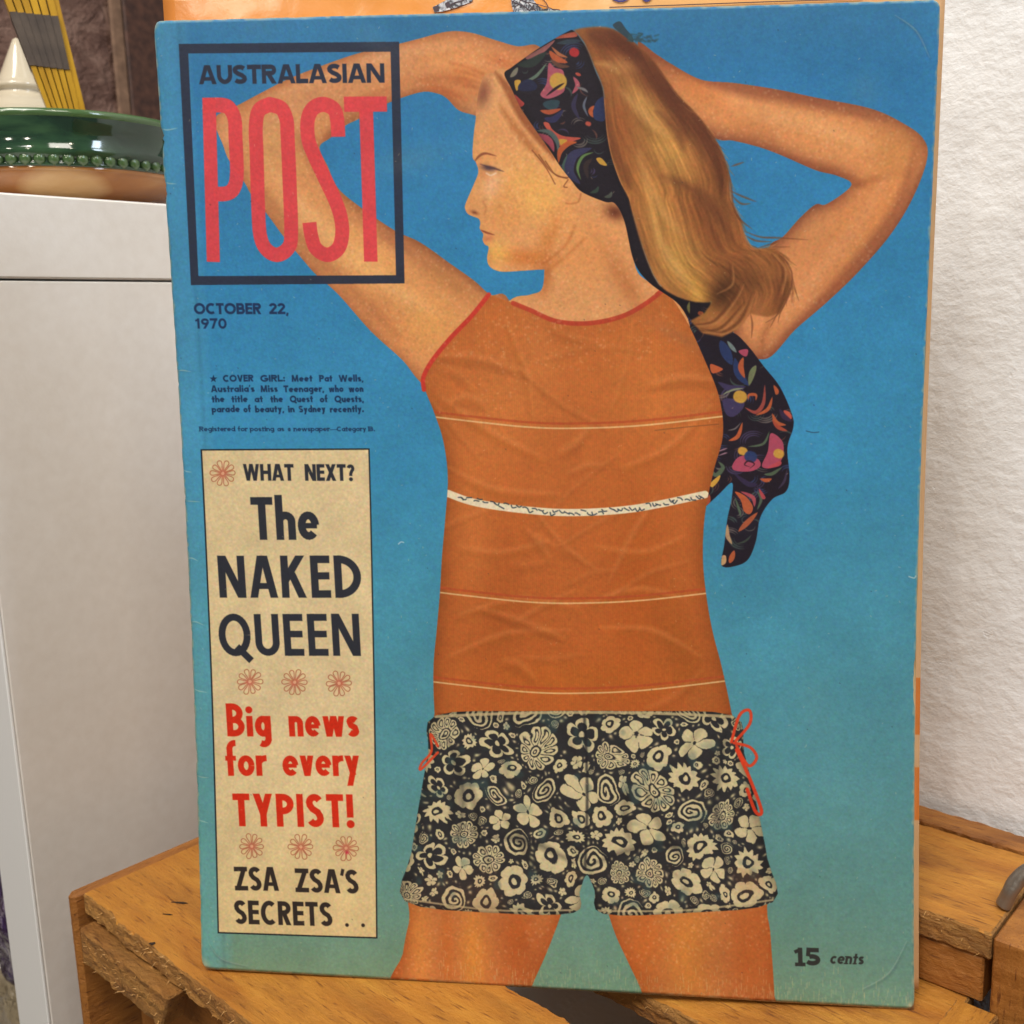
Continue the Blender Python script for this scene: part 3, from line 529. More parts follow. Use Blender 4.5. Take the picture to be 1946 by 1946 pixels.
    Rc = smooth(Z5([(700, 66), (790, 58), (870, 70), (960, 125), (1050, 200), (1120, 290), (1210, 420), (1310, 520), (1400, 640), (1450, 740), (1480, 850), (1485, 950), (1540, 1070), (1570, 1180), (1620, 1220), (1700, 1215), (1765, 1260), (1800, 1350), (1802, 1440), (1740, 1560)]), 10, False)
    hair_pts = list(map(tuple, Lc[::5])) + Z5([(1380, 1520), (1350, 1560), (1275, 1600), (1340, 1665), (1440, 1685), (1530, 1640), (1590, 1560), (1680, 1580)]) + list(map(tuple, Rc[::-5]))
    hair = raster(P(np.array(hair_pts)))
    hair = np.clip(blur(hair, 2)*1.0, 0, 1)
    s.put(hair, rgb(158, 102, 56))
    for pt, rx, ry, an, c, al in [((1180, 90), 70, 30, 20, (110, 62, 38), .85), ((1250, 160), 60, 40, 45, (120, 70, 40), .8), ((1340, 260), 26, 90, -32, (112, 66, 40), .85), ((1370, 350), 22, 60, -15, (132, 82, 46), .7), ((1190, 125), 30, 14, 10, (190, 138, 84), .6), ((1225, 200), 60, 18, 50, (206, 156, 86), .8),
                                  ((1270, 290), 30, 70, -35, (214, 166, 86), .85), ((1180, 250), 18, 60, -8, (150, 88, 48), .7), ((1250, 400), 34, 80, -20, (206, 152, 78), .8), ((1330, 420), 20, 70, -25, (140, 84, 44), .7), ((1290, 500), 40, 60, -20, (214, 166, 84), .85), ((1400, 480), 26, 40, -20, (150, 92, 50), .7),
                                  ((1330, 560), 18, 36, -25, (226, 178, 80), .8), ((1375, 555), 26, 40, 30, (76, 48, 28), .9), ((1430, 540), 24, 30, 0, (112, 70, 40), .8), ((1370, 610), 34, 18, 0, (196, 130, 74), .8), ((1440, 590), 12, 30, 10, (176, 116, 70), .7), ((1480, 560), 12, 40, 0, (120, 72, 44), .7), ((1180, 330), 26, 60, -15, (184, 120, 60), .6)]:
        s.blob(pt, rx, ry, an, rgb(*c), al, hair)
    acc = np.zeros((TH, TW)); wt = np.zeros((TH, TW))
    n = 420; tt = np.linspace(0, 1, n)
    li = np.stack([np.interp(tt, np.linspace(0, 1, len(Lc)), Lc[:, k]) for k in (0, 1)], 1); ri = np.stack([np.interp(tt, np.linspace(0, 1, len(Rc)), Rc[:, k]) for k in (0, 1)], 1)
    li = P(li); ri = P(ri)
    for k in range(4200):
        q = rng.beta(1, 1); a0 = rng.uniform(-.05, .93); a1 = min(1, a0+rng.uniform(.05, .26)); a0 = max(a0, 0); ph = rng.uniform(0, 6); am = rng.uniform(0, .035)
        sel = (tt >= a0) & (tt <= a1); tq = tt[sel]
        w_ = np.clip(q+am*np.sin(tq*14+ph)+.22*(tq-a0)*rng.normal(), -.01, 1.02)
        pts = li[sel]*(1-w_[:, None])+ri[sel]*w_[:, None]
        m_ = len(pts)*5; ii = np.linspace(0, len(pts)-1, m_)
        px = np.interp(ii, np.arange(len(pts)), pts[:, 0]); py = np.interp(ii, np.arange(len(pts)), pts[:, 1])
        val = rng.normal()*np.sin(np.linspace(0.1, np.pi-.1, m_))
        xi = np.clip(px.astype(int), 0, TW-1); yi = np.clip(py.astype(int), 0, TH-1)
        np.add.at(acc, (yi, xi), val); np.add.at(wt, (yi, xi), 1)
    st = blur(acc, 1)/(blur(wt, 1)+.45)
    s.a *= (1+np.clip(st, -1.2, 1.2)*hair*.36)[..., None]
    for k in range(90):
        t_ = rng.uniform(.25, 1); i_ = int(t_*(len(Rc)-2)); p0 = Rc[i_]; d_ = Rc[i_+1]-p0; d_ = d_/(np.linalg.norm(d_)+1e-6); n_ = np.array([d_[1], -d_[0]])
        if n_[0] < 0 and i_ < len(Rc)*.7: n_ = -n_
        l = rng.uniform(10, 46); o_ = rng.uniform(-6, 3)
        q = [p0+n_*o_-d_*4, p0+n_*(o_+rng.uniform(0, 3))+d_*l*.5, p0+n_*(o_+rng.uniform(1, 9))+d_*l]
        s.line(q, rng.uniform(1.2, 2.6), rgb(*[(112, 68, 40), (150, 98, 58), (184, 128, 76)][k % 3]), rng.uniform(.4, .8), None, soft=1, taper=True, n=3)
    for q in ([(1490, 790), (1520, 780), (1555, 768)], [(1480, 915), (1530, 940), (1580, 960), (1620, 975)], [(1490, 940), (1540, 985), (1590, 985)], [(1560, 1130), (1640, 1160), (1740, 1165), (1890, 1175)], [(1560, 1150), (1620, 1180), (1700, 1185)],
              [(1760, 1260), (1805, 1340), (1800, 1440), (1740, 1560), (1670, 1610)], [(1590, 1560), (1600, 1620), (1595, 1690)], [(1480, 960), (1530, 1060), (1600, 1120)], [(1470, 800), (1490, 900), (1500, 1000)]):
        s.line(Z5(q), 3.4, rgb(112, 68, 44), .75, None, soft=1.2, taper=True)
    for q in ([(1290, 1620), (1400, 1600), (1500, 1480), (1540, 1400)], [(1300, 1650), (1430, 1640), (1560, 1500)], [(1700, 1250), (1760, 1330), (1740, 1450)], [(1400, 1450), (1480, 1400), (1480, 1300)], [(1330, 1640), (1440, 1660), (1540, 1590), (1600, 1450)]):
        s.line(Z5(q), 6, rgb(98, 58, 34), .6, hair, soft=2, taper=True); s.line([(x+6, y+3) for x, y in Z5(q)], 4, rgb(206, 148, 92), .5, hair, soft=2, taper=True)
    for q, wd, al in (([(850, 80), (1000, 230), (1150, 400), (1260, 640)], 34, .5), ([(960, 150), (1200, 430), (1390, 680), (1450, 930)], 36, .5), ([(1130, 840), (1320, 930), (1420, 1050), (1500, 1180)], 24, .42), ([(820, 430), (850, 640), (930, 830), (960, 900)], 22, .45),
                      ([(740, 90), (800, 110), (900, 130), (1010, 220)], 34, .55), ([(1300, 950), (1400, 1150), (1450, 1240)], 16, .4), ([(1100, 500), (1200, 600), (1240, 700)], 12, .5)):
        s.line(Z5(q), wd, rgb(92, 50, 34), al, hair, soft=7, taper=True)
    for q, wd, al in (([(900, 380), (1050, 540), (1160, 640)], 16, .45), ([(1000, 700), (1080, 950), (1230, 1150)], 20, .35), ([(1060, 1000), (1150, 1250), (1330, 1480)], 16, .45), ([(780, 250), (850, 260), (900, 300)], 8, .5)):
        s.line(Z5(q), wd, rgb(226, 180, 106), al, hair, soft=6, taper=True)
    s.mul(hair, (.92, .88, .88))
    # dark clip with loose threads on the crown
    s.put(PS(ZS([(1040, 40), (1080, 8), (1120, 10), (1170, 80), (1230, 150), (1230, 205), (1130, 130), (1080, 90)]), 5), rgb(46, 62, 72), .95)
    for _ in range(26):
        x, y = rng.uniform(1180, 1300), rng.uniform(110, 200); s.line(ZS([(x, y), (x+rng.uniform(10, 50), y+rng.uniform(-20, 20))]), 3, rgb(46, 74, 84), .6, None, soft=1.2)
    for _ in range(20):
        x, y = rng.uniform(1330, 1460), rng.uniform(140, 200); s.line(ZS([(x, y), (x+rng.uniform(8, 40), y+rng.uniform(-20, 20))]), 3, rgb(46, 76, 88), .55, None, soft=1.2)
    sk = np.clip(np.maximum.reduce([ra, body, ll, rl]), 0, 1)
    fl_ = rng.random((TH, TW)); md = np.clip(noise2(TW, TH, 40, 12)*1.6-.3, 0, 1); lt = md*blur((fl_ > .9955).astype(float), 1)*4; dk2 = blur((fl_ < .004).astype(float), 1)*4
    s.put(np.clip(lt*sk, 0, .15)*(1-hs)*(1-tail)*(1-hair), rgb(244, 206, 164)); s.put(np.clip(dk2*sk, 0, .08)*(1-hs)*(1-tail)*(1-hair), rgb(120, 70, 40))
    # overall print shading of the photograph on the cover: deeper shadows on the figure
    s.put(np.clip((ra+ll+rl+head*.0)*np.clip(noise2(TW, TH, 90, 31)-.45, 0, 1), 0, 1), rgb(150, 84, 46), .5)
    # ---- masthead
    navy = rgb(40, 46, 64)
    def quad(pts): return raster(P(pts))
    o = quad(ZP([(75, 90), (1695, 75), (1735, 1850), (165, 1862)])) - quad(ZP([(145, 160), (1632, 148), (1672, 1790), (220, 1796)]))
    s.put(np.clip(o, 0, 1), navy, .97)
    text(s, 'AUSTRALASIAN', (378, 160), (731, 157), 36, .235, navy, gap=.035)
    red = rgb(208, 66, 72); W = 28.4
    for pts, cl in (([(297, 487), (330, 1692)], 2), ([(252, 541), (400, 541), (455, 572), (487, 650), (492, 760), (503, 1040), (480, 1150), (425, 1190), (330, 1192)], 0), ([(744.9, 535), (830, 565), (868, 650), (875, 750), (890, 1100), (902, 1480), (880, 1590), (800, 1640), (720, 1600), (675, 1500), (660, 1300), (648, 900), (642, 700), (665, 580), (745, 535)], 0),
                    ([(1248, 773), (1240, 650), (1215, 570), (1135, 535), (1058, 570), (1022, 660), (1030, 800), (1080, 930), (1150, 1080), (1225, 1240), (1265, 1360), (1277, 1480), (1250, 1590), (1170, 1640), (1085, 1595), (1050, 1500), (1036, 1402)], 0), ([(1290, 534), (1605, 532)], 1), ([(1452, 560), (1487, 1690)], 2)):
        s.line(ZP(pts), W if cl != 2 else 27.4, red, .97, None, soft=.6, butt=pts[0][0] != 744.9, n=7 if len(pts) > 2 else 1)
    # ---- date, caption and small print
    dn_ = rgb(28, 50, 86); cap = rgb(22, 50, 84)
    text(s, 'OCTOBER', (369, 597), (497, 597), 21, .235, dn_, gap=.05); text(s, '22,', (512, 597), (549, 597), 21, .22, dn_, gap=.06)
    text(s, '1970', (372, 624.5), (431, 624.5), 19.5, .22, dn_, gap=.08)
    star = [(405.5 + (8 if k % 2 == 0 else 3.2)*math.sin(k*math.pi/5), 720-(8 if k % 2 == 0 else 3.2)*math.cos(k*math.pi/5)) for k in range(10)]
    s.put(quad(star), cap)
    for words in ([('COVER', 424, 482), ('GIRL:', 495, 542), ('Meet', 554, 594), ('Pat', 607, 632), ('Wells,', 644, 691)], ):
        for w_, a, b in words: text(s, w_, (a, 725.6), (b, 724.9), 12.8, .245, cap, gap=.06)
    for w_, a, b in (("Australia's", 401, 484), ('Miss', 495, 528), ('Teenager,', 539, 616), ('who', 625, 653), ('won', 663, 691)): text(s, w_, (a, 745.4), (b, 744.6), 12.8, .245, cap, gap=.06)
    for w_, a, b in (('the', 402.6, 427), ('title', 440, 471), ('at', 484, 500), ('the', 514, 538), ('Quest', 551, 595), ('of', 608, 623), ('Quests,', 636, 691.5)): text(s, w_, (a, 764.8), (b, 764), 12.8, .245, cap, gap=.06)
    for w_, a, b in (('parade', 402.6, 456), ('of', 463, 477), ('beauty,', 485, 540), ('in', 548, 560), ('Sydney', 568, 619), ('recently.', 627, 691.5)): text(s, w_, (a, 783.9), (b, 783), 12.8, .245, cap, gap=.06)
    for w_, a, b in (('Registered', 379, 447), ('for', 452, 471), ('posting', 475, 521), ('as', 527, 540), ('a', 547, 552), ('newspaper', 558, 627), ('-', 627, 640), ('Category', 640, 696), ('B.', 700, 713)): text(s, w_, (a, 819.6), (b, 819.3), 8.8, .22, cap, gap=.06, serif=True, X=.7)
    # ---- cream panel
    q = [(381, 853.7), (702.3, 852), (717.4, 1783.6), (413.6, 1773.7)]; k1 = quad(q)
    q2 = [(384, 856.3), (699.8, 854.8), (714.8, 1780.8), (416.2, 1771)]; k2 = quad(q2)
    s.put(k1, rgb(30, 34, 38)); s.put(k2, rgb(212, 190, 146)); s.put(k2*np.clip((v-.72)*2.2, 0, 1), rgb(208, 178, 112), .7)
    s.a *= (1+k2*(.06*(noise2(TW, TH, 45, 5)-.5)))[..., None]
    ink = rgb(44, 46, 54)
    text(s, 'WHAT', (463, 913.3), (559, 913.6), 31.5, .205, ink, gap=.05); text(s, 'NEXT?', (580, 913.6), (674.5, 914), 31.5, .205, ink, gap=.05)
    text(s, 'The', (480.5, 1025.8), (608, 1025.8), 81, .178, ink, gap=.055)
    text(s, 'NAKED', (418, 1135.6), (688, 1136), 79.5, .178, ink, gap=.10)
    text(s, 'QUEEN', (418.4, 1246), (686, 1246.3), 79, .165, ink, gap=.11)
    r2 = rgb(200, 44, 20)
    text(s, 'Big', (432.5, 1399.3), (516, 1399.7), 62.5, .19, r2, gap=.07, X=.62); text(s, 'news', (550, 1399.7), (683, 1400.2), 62.5, .18, r2, gap=.06, X=.62)
    text(s, 'for', (430.4, 1474.3), (508, 1474.4), 61, .185, r2, gap=.05, X=.63); text(s, 'every', (538, 1474.5), (685, 1475), 61, .175, r2, gap=.04, X=.63)
    text(s, 'TYPIST!', (445, 1570), (672.5, 1572.5), 62, .2, r2, gap=.10)
    dk = rgb(50, 42, 38)
    text(s, 'ZSA', (447, 1692), (530.5, 1692.7), 44.8, .19, dk, gap=.06); text(s, "ZSA'S", (562, 1695), (682, 1698), 44.8, .19, dk, gap=.05)
    text(s, 'SECRETS', (446.5, 1755.5), (632.5, 1760), 44.8, .19, dk, gap=.075)
    for c_ in ((659.5, 1757.7), (690, 1758.2)): s.line([c_, (c_[0]+.1, c_[1])], 8, dk, 1, None, soft=.6, n=1)
    def daisy(c, R):
        for k in range(10):
            th = math.radians(18+36*k+rng.uniform(-3, 3)); Rk = R*rng.uniform(.93, 1.04)
            loc = [(.16, -.02), (.45, -.09), (.74, -.17), (.92, -.15), (1.0, 0), (.92, .15), (.74, .17), (.45, .09), (.16, .02)]
            pts = [(c[0]+Rk*(a*math.sin(th)+b*math.cos(th)), c[1]-Rk*(a*math.cos(th)-b*math.sin(th))) for a, b in loc]
            s.line(pts, 1.7, rgb(160, 84, 58), .9, None, soft=.6, n=3)
        s.blob(c, 9, 9, 0, rgb(226, 110, 96), .35)
    for c_, R in (((423.5, 899.6), 25), ((475, 1295.3), 24.5), ((560, 1296.5), 24.5), ((644.5, 1298.5), 24.5), ((478.4, 1608.2), 24), ((571.8, 1609.4), 24), ((657.8, 1611.5), 24)): daisy(c_, R)
    s.blob((659.5, 1620), 3.5, 3.5, 0, rgb(190, 36, 66), .9)
    pr = rgb(46, 48, 46)
    text(s, '15', (1510.8, 1834.4), (1559.5, 1835.5), 33.4, .25, pr, gap=.09); s.line([(1511, 1832.8), (1531, 1833.2)], 7.5, pr, 1, None, soft=.6, n=1, butt=True)
    text(s, 'cents', (1577, 1832), (1641, 1833.8), 22, .19, pr, gap=.06, slant=.2, serif=True, X=.68)
    for k in range(14):                                # stains and rubbed patches
        x, y = rng.uniform(300, 1760), rng.uniform(30, 1880); s.blob((x, y), rng.uniform(20, 90), rng.uniform(10, 50), rng.uniform(0, 180), rgb(*[(150, 170, 160), (40, 80, 110), (170, 160, 120)][k % 3]), rng.uniform(.04, .10))
    for q in ([(340, 1250), (352, 1150), (358, 1050)], [(1700, 30), (1740, 60), (1765, 110)], [(395, 1790), (420, 1822), (470, 1836)], [(1640, 1880), (1690, 1850), (1724, 1790)]):
        s.line(q, 2.4, rgb(176, 190, 180), .4, None, soft=1.4, taper=True); s.line([(x+2, y+3) for x, y in q], 5, rgb(40, 60, 70), .22, None, soft=3, taper=True)
    # ---- wear: paper fibre, pale scuffs, creases and nicks along the spine and lower edge
    g = rng.normal(size=(TH, TW)); g = blur(g, 2)*2.2; g2 = blur(rng.normal(size=(TH, TW)), 5)*3
    s.a *= (1+.034*g+.026*g2)[..., None]; s.a *= 1+.035*np.stack([blur(rng.normal(size=(TH, TW)), 2)*2 for _ in range(3)], -1)
    s.a *= (1+.045*(noise2(TW, TH, 110, 41)-.5)+.03*(noise2(TW, TH, 28, 42)-.5))[..., None]
    for _ in range(420):
        x, y = rng.uniform(0, TW), rng.uniform(0, TH); l = rng.uniform(1, 4); a = rng.uniform(0, 3.1)
        s.line([(x, y), (x+l*math.cos(a), y+l*math.sin(a))], 1.0, rgb(226, 200, 160), .45, None, soft=.7, n=1, raw=True)
    for _ in range(60):
        x, y = rng.uniform(0, TW), rng.uniform(0, TH); s.line([(x, y), (x+1, y+1)], 1.6, rgb(40, 40, 50), .5, None, soft=.7, n=1, raw=True)
    for _ in range(420):
        x = rng.uniform(520, TW); y = TH-abs(rng.normal())*34; s.line([(x, y), (x+rng.uniform(-.5, .5), y+rng.uniform(3, 16))], 1.2, rgb(206, 190, 140), .33, None, soft=.8, n=1, raw=True)
    edge = np.minimum.reduce([XX, TW-XX, YY, TH-YY])+noise2(TW, TH, 9, 8)*5-2
    s.put(np.clip(1-edge/4.5, 0, 1), rgb(190, 176, 140), .6)
    for cx, cy, R in ((0, 0, 16), (TW, 0, 14), (TW, TH, 22), (0, TH, 26)):
        s.put(np.clip(1-np.hypot(XX-cx, YY-cy)/R, 0, 1), rgb(206, 186, 146), .8)
    for y, l in ((243, 30), (345, 22), (705, 26), (893, 16), (952, 30), (1062, 20), (1183, 26), (1310, 26), (1475, 24), (1560, 20)):
        (x0, yy), = P([(300+y*.05, y)]); pts = [(0, yy), (l*.5, yy+rng.uniform(-2, 4)), (l*1.2, yy+rng.uniform(0, 6))]
        s.line(pts, 2.2, rgb(190, 206, 190), .55, None, soft=.8, taper=True, raw=True, n=4)
    s.line([(1245, 818), (1300, 812), (1366, 806)], 2, rgb(90, 62, 40), .5, None, soft=.7); s.line([(1532, 819), (1545, 822), (1556, 821)], 1.8, rgb(40, 60, 80), .8, None, soft=.7)
    s.line([(757, 1034), (762, 1030), (767, 1031)], 2, rgb(200, 214, 220), .8, None, soft=.8)
    s.line([(1728, 1096), (1738, 1099), (1741, 1095)], 2, rgb(196, 206, 196), .8, None, soft=.8)
    for y in (705, 952, 1183, 1475):
        (x0, yy), = P([(330, y)]); s.mul(np.exp(-((YY-yy)/2.5)**2)*np.clip(1-XX/60, 0, 1), .9)
    return np.clip(s.a, 0, 1)
# ---------------------------------------------------------------- scene helpers
C = bpy.context.scene.collection
def tag(o, label=None, cat=None, group=None, kind=None):
    for k, v_ in (('label', label), ('category', cat), ('group', group), ('kind', kind)):
        if v_: o[k] = v_
    return o
def empty(name, loc, label, cat, rz=0):
    o = bpy.data.objects.new(name, None); C.objects.link(o); o.location = loc; o.rotation_euler.z = rz; o.empty_display_size = .02
    return tag(o, label, cat)
def link(name, me, mat, parent=None, smooth_=False):
    if mat is not None: me.materials.append(mat)
    if smooth_:
        for p in me.polygons: p.use_smooth = True
    o = bpy.data.objects.new(name, me); C.objects.link(o)
    if parent is not None: o.parent = parent
    return o
def from_bm(name, bm, mat, parent=None, smooth_=False):
    bmesh.ops.recalc_face_normals(bm, faces=bm.faces)
    me = bpy.data.meshes.new(name); bm.to_mesh(me); bm.free()
    return link(name, me, mat, parent, smooth_)
def ray(x, y):
    d = ROT @ np.array([x-973.0, y-973.0, PIX_F]); return d/np.linalg.norm(d)
TOPZ = float((MAG[:, 2]+MAG[:, 1])[2])              # the crate's top surface, below the camera at the origin
def at_z(x, y, z): d = ray(x, y); return d*(z/d[2])
CR_A = math.radians(-42.5); CR_O = Vector((-.152, .3262, TOPZ))
E1 = Vector((math.cos(CR_A), math.sin(CR_A), 0)); E2 = Vector((-math.sin(CR_A), math.cos(CR_A), 0))
def cr(u, v_, z=0.0): return CR_O + E1*u + E2*v_ + Vector((0, 0, z))
def ray_uplane(x, y, u):                             # where a sight line meets the vertical plane at crate coordinate u
    d = Vector(ray(x, y)); n = E1; t = (cr(u, 0)).dot(n)/d.dot(n); return d*t
def ray_vplane(x, y, v_):
    d = Vector(ray(x, y)); t = (cr(0, v_)).dot(E2)/d.dot(E2); return d*t
def local(p): q = Vector(p)-CR_O; return q.dot(E1), q.dot(E2), q.z

# ---------------------------------------------------------------- materials
def mat(name):
    m = bpy.data.materials.new(name); m.use_nodes = True; nt = m.node_tree; b = nt.nodes['Principled BSDF']; return m, nt, b
def lin(c):
    return tuple(((x/255)/12.92 if x/255 <= .04045 else ((x/255+.055)/1.055)**2.4) for x in c)+(1,)
def N(nt, t, **k):
    n = nt.nodes.new(t)
    for a, b in k.items():
        if a in n.inputs: n.inputs[a].default_value = b
        else: setattr(n, a, b)
    return n
def ramp(nt, fac, stops):
    r = nt.nodes.new('ShaderNodeValToRGB'); e = r.color_ramp.elements
    while len(e) < len(stops): e.new(.5)
    for k, (p, c) in enumerate(stops): e[k].position = p; e[k].color = lin(c) if len(c) == 3 else c
    nt.links.new(fac, r.inputs[0]); return r.outputs[0]
def bump(nt, b, h, strength, dist, prev=None):
    n = N(nt, 'ShaderNodeBump', Strength=strength, Distance=dist); nt.links.new(h, n.inputs['Height'])
    if prev: nt.links.new(prev, n.inputs['Normal'])
    nt.links.new(n.outputs[0], b.inputs['Normal']); return n.outputs[0]
def coords(nt, scale=(1, 1, 1), rot=(0, 0, 0)):
    tc = nt.nodes.new('ShaderNodeTexCoord'); mp = N(nt, 'ShaderNodeMapping'); mp.inputs['Scale'].default_value = scale; mp.inputs['Rotation'].default_value = rot
    nt.links.new(tc.outputs['Object'], mp.inputs[0]); return mp.outputs[0]
def noise(nt, co, sc, det=4, rough=.55, dist=0.0):
    n = N(nt, 'ShaderNodeTexNoise', Scale=sc, Detail=det, Roughness=rough, Distortion=dist); nt.links.new(co, n.inputs['Vector']); return n.outputs['Fac']
def wood_mat(name, dark, mid, light, rough_cut=0.0, gscale=1.0):
    m, nt, b = mat(name)
    co = coords(nt, (9*gscale, 120*gscale, 120*gscale)); g = noise(nt, co, 1.6, 7, .66, .35)
    co2 = coords(nt, (14, 34, 34)); g2 = noise(nt, co2, 1.3, 5, .6, .3)
    c = ramp(nt, g, [(.28, dark), (.5, mid), (.74, light)]); c2 = ramp(nt, g2, [(.3, mid), (.55, light), (.75, dark)])
    mx = N(nt, 'ShaderNodeMixRGB', Fac=.5); nt.links.new(c, mx.inputs[1]); nt.links.new(c2, mx.inputs[2])
    # dark pores and small splits
    co3 = coords(nt, (130, 1100, 1100)); p = noise(nt, co3, 1.0, 2, .5); pr = ramp(nt, p, [(.60, (255, 255, 255)), (.74, (130, 92, 50))])
    m2 = N(nt, 'ShaderNodeMixRGB', Fac=.75, blend_type='MULTIPLY'); nt.links.new(mx.outputs[0], m2.inputs[1]); nt.links.new(pr, m2.inputs[2])
    nt.links.new(m2.outputs[0], b.inputs['Base Color']); b.inputs['Roughness'].default_value = .62
    kn = ramp(nt, noise(nt, coords(nt, (26, 60, 60)), 1, 5, .7, 1.0), [(.62, (255, 255, 255)), (.78, (176, 120, 70))])
    m3 = N(nt, 'ShaderNodeMixRGB', Fac=.8, blend_type='MULTIPLY'); nt.links.new(m2.outputs[0], m3.inputs[1]); nt.links.new(kn, m3.inputs[2]); nt.links.new(m3.outputs[0], b.inputs['Base Color'])
    fuzz = noise(nt, coords(nt, (500, 900, 900)), 1, 4, .75); fine = noise(nt, coords(nt, (60, 700, 700)), 1, 4, .7)
    pv = bump(nt, b, fine, .35, .0006)
    pv = bump(nt, b, g, .35, .0015, pv); pv = bump(nt, b, fuzz, .5, .0008, pv)
    if rough_cut:
        co4 = coords(nt, (150, 330, 420)); r = noise(nt, co4, 1, 7, .72, .6); bump(nt, b, r, rough_cut, .0035, pv)
    return m
def print_mat(name, img, rough, spec=.3, fibre=.25):
    m, nt, b = mat(name); t = N(nt, 'ShaderNodeTexImage'); t.image = img; t.interpolation = 'Cubic'; t.extension = 'EXTEND'
    uv = nt.nodes.new('ShaderNodeUVMap'); nt.links.new(uv.outputs[0], t.inputs[0])
    nt.links.new(t.outputs[0], b.inputs['Base Color'])
    f = noise(nt, coords(nt), 900, 3, .6); f2 = noise(nt, coords(nt, (14, 14, 14)), 1.5, 3, .5)
    pv = bump(nt, b, f, fibre, .0002); bump(nt, b, f2, .22, .004, pv)
    b.inputs['Roughness'].default_value = rough; b.inputs['Specular IOR Level'].default_value = spec
    return m
def to_image(name, a):
    h, w = a.shape[:2]; im = bpy.data.images.new(name, w, h); buf = np.ones((h, w, 4), np.float32); buf[..., :3] = a[::-1]
    im.pixels.foreach_set(buf.ravel()); im.update(); im.pack(); return im

# ---------------------------------------------------------------- plaster wall, back wall, floor
def grid_obj(name, P0, U, V, nu, nv, m, parent=None, disp=None, thick=None):
    vs, fs = [], []
    for j in range(nv+1):
        for i in range(nu+1):
            p = Vector(P0)+Vector(U)*(i/nu)+Vector(V)*(j/nv)
            if disp: p = p+disp(i/nu, j/nv)
            vs.append(p)
    for j in range(nv):
        for i in range(nu):
            a = j*(nu+1)+i; fs.append((a, a+1, a+nu+2, a+nu+1))
    me = bpy.data.meshes.new(name); me.from_pydata([tuple(v_) for v_ in vs], [], fs); me.update()
    return link(name, me, m, parent, True)
wm, nt, b = mat('white_plaster')
co = coords(nt); n1 = noise(nt, coords(nt, (1, 1, 1.3)), 210, 4, .6, 0); n4 = noise(nt, coords(nt, (1, 1, 1.4)), 45, 3, .5, 0); n3 = noise(nt, co, 9, 3, .5)
nt.links.new(ramp(nt, n3, [(.3, (234, 235, 236)), (.7, (243, 244, 245))]), b.inputs['Base Color']); b.inputs['Roughness'].default_value = .85
n5 = ramp(nt, noise(nt, coords(nt, (1, 1, 1.6)), 30, 5, .7, .6), [(.26, (0, 0, 0)), (.36, (255, 255, 255))])
pv = bump(nt, b, n3, .35, .02); pv = bump(nt, b, n1, .36, .0020, pv); pv = bump(nt, b, n4, .14, .005, pv); bump(nt, b, n5, .35, .0012, pv)
WV = .2135                                            # the wall stands just behind the crate's far edge
def wall_bumps(i, j):
    return E2*(.0010*mnoise.noise(Vector((i*22, j*30, 1)))+.0002*mnoise.noise(Vector((i*90, j*150, 4))))
wall = grid_obj('wall', cr(-.02, WV, -.9), E1*1.5, Vector((0, 0, 2.3)), 260, 380, wm, disp=wall_bumps)
tag(wall, 'rough white plaster wall behind the crate', None, kind='structure')

bw, nt, b = mat('rough_brown_wall')
co = coords(nt, (1, 1, 1.5)); a1 = noise(nt, co, 11, 7, .7, 1.2); a2 = noise(nt, co, 34, 5, .65, .5)
nt.links.new(ramp(nt, a1, [(.28, (70, 44, 36)), (.5, (108, 78, 66)), (.62, (136, 106, 92)), (.8, (184, 156, 136))]), b.inputs['Base Color']); b.inputs['Roughness'].default_value = .7
bump(nt, b, a2, .8, .02)
BU = -.72
back = grid_obj('wall', cr(BU, -1.2, -.9), E2*2.9, Vector((0, 0, 2.3)), 60, 60, bw, disp=lambda i, j: E1*(.006*mnoise.noise(Vector((i*40, j*40, 9)))))
tag(back, 'rough brown stone wall in the background', None, kind='structure')
fm, nt, b = mat('floor_concrete'); nt.links.new(ramp(nt, noise(nt, coords(nt), 6, 5), [(.3, (96, 84, 68)), (.7, (128, 114, 92))]), b.inputs['Base Color']); b.inputs['Roughness'].default_value = .8
fl = grid_obj('floor', (-2.5, -1.5, TOPZ-.42), (5, 0, 0), (0, 4, 0), 4, 4, fm); tag(fl, kind='structure')

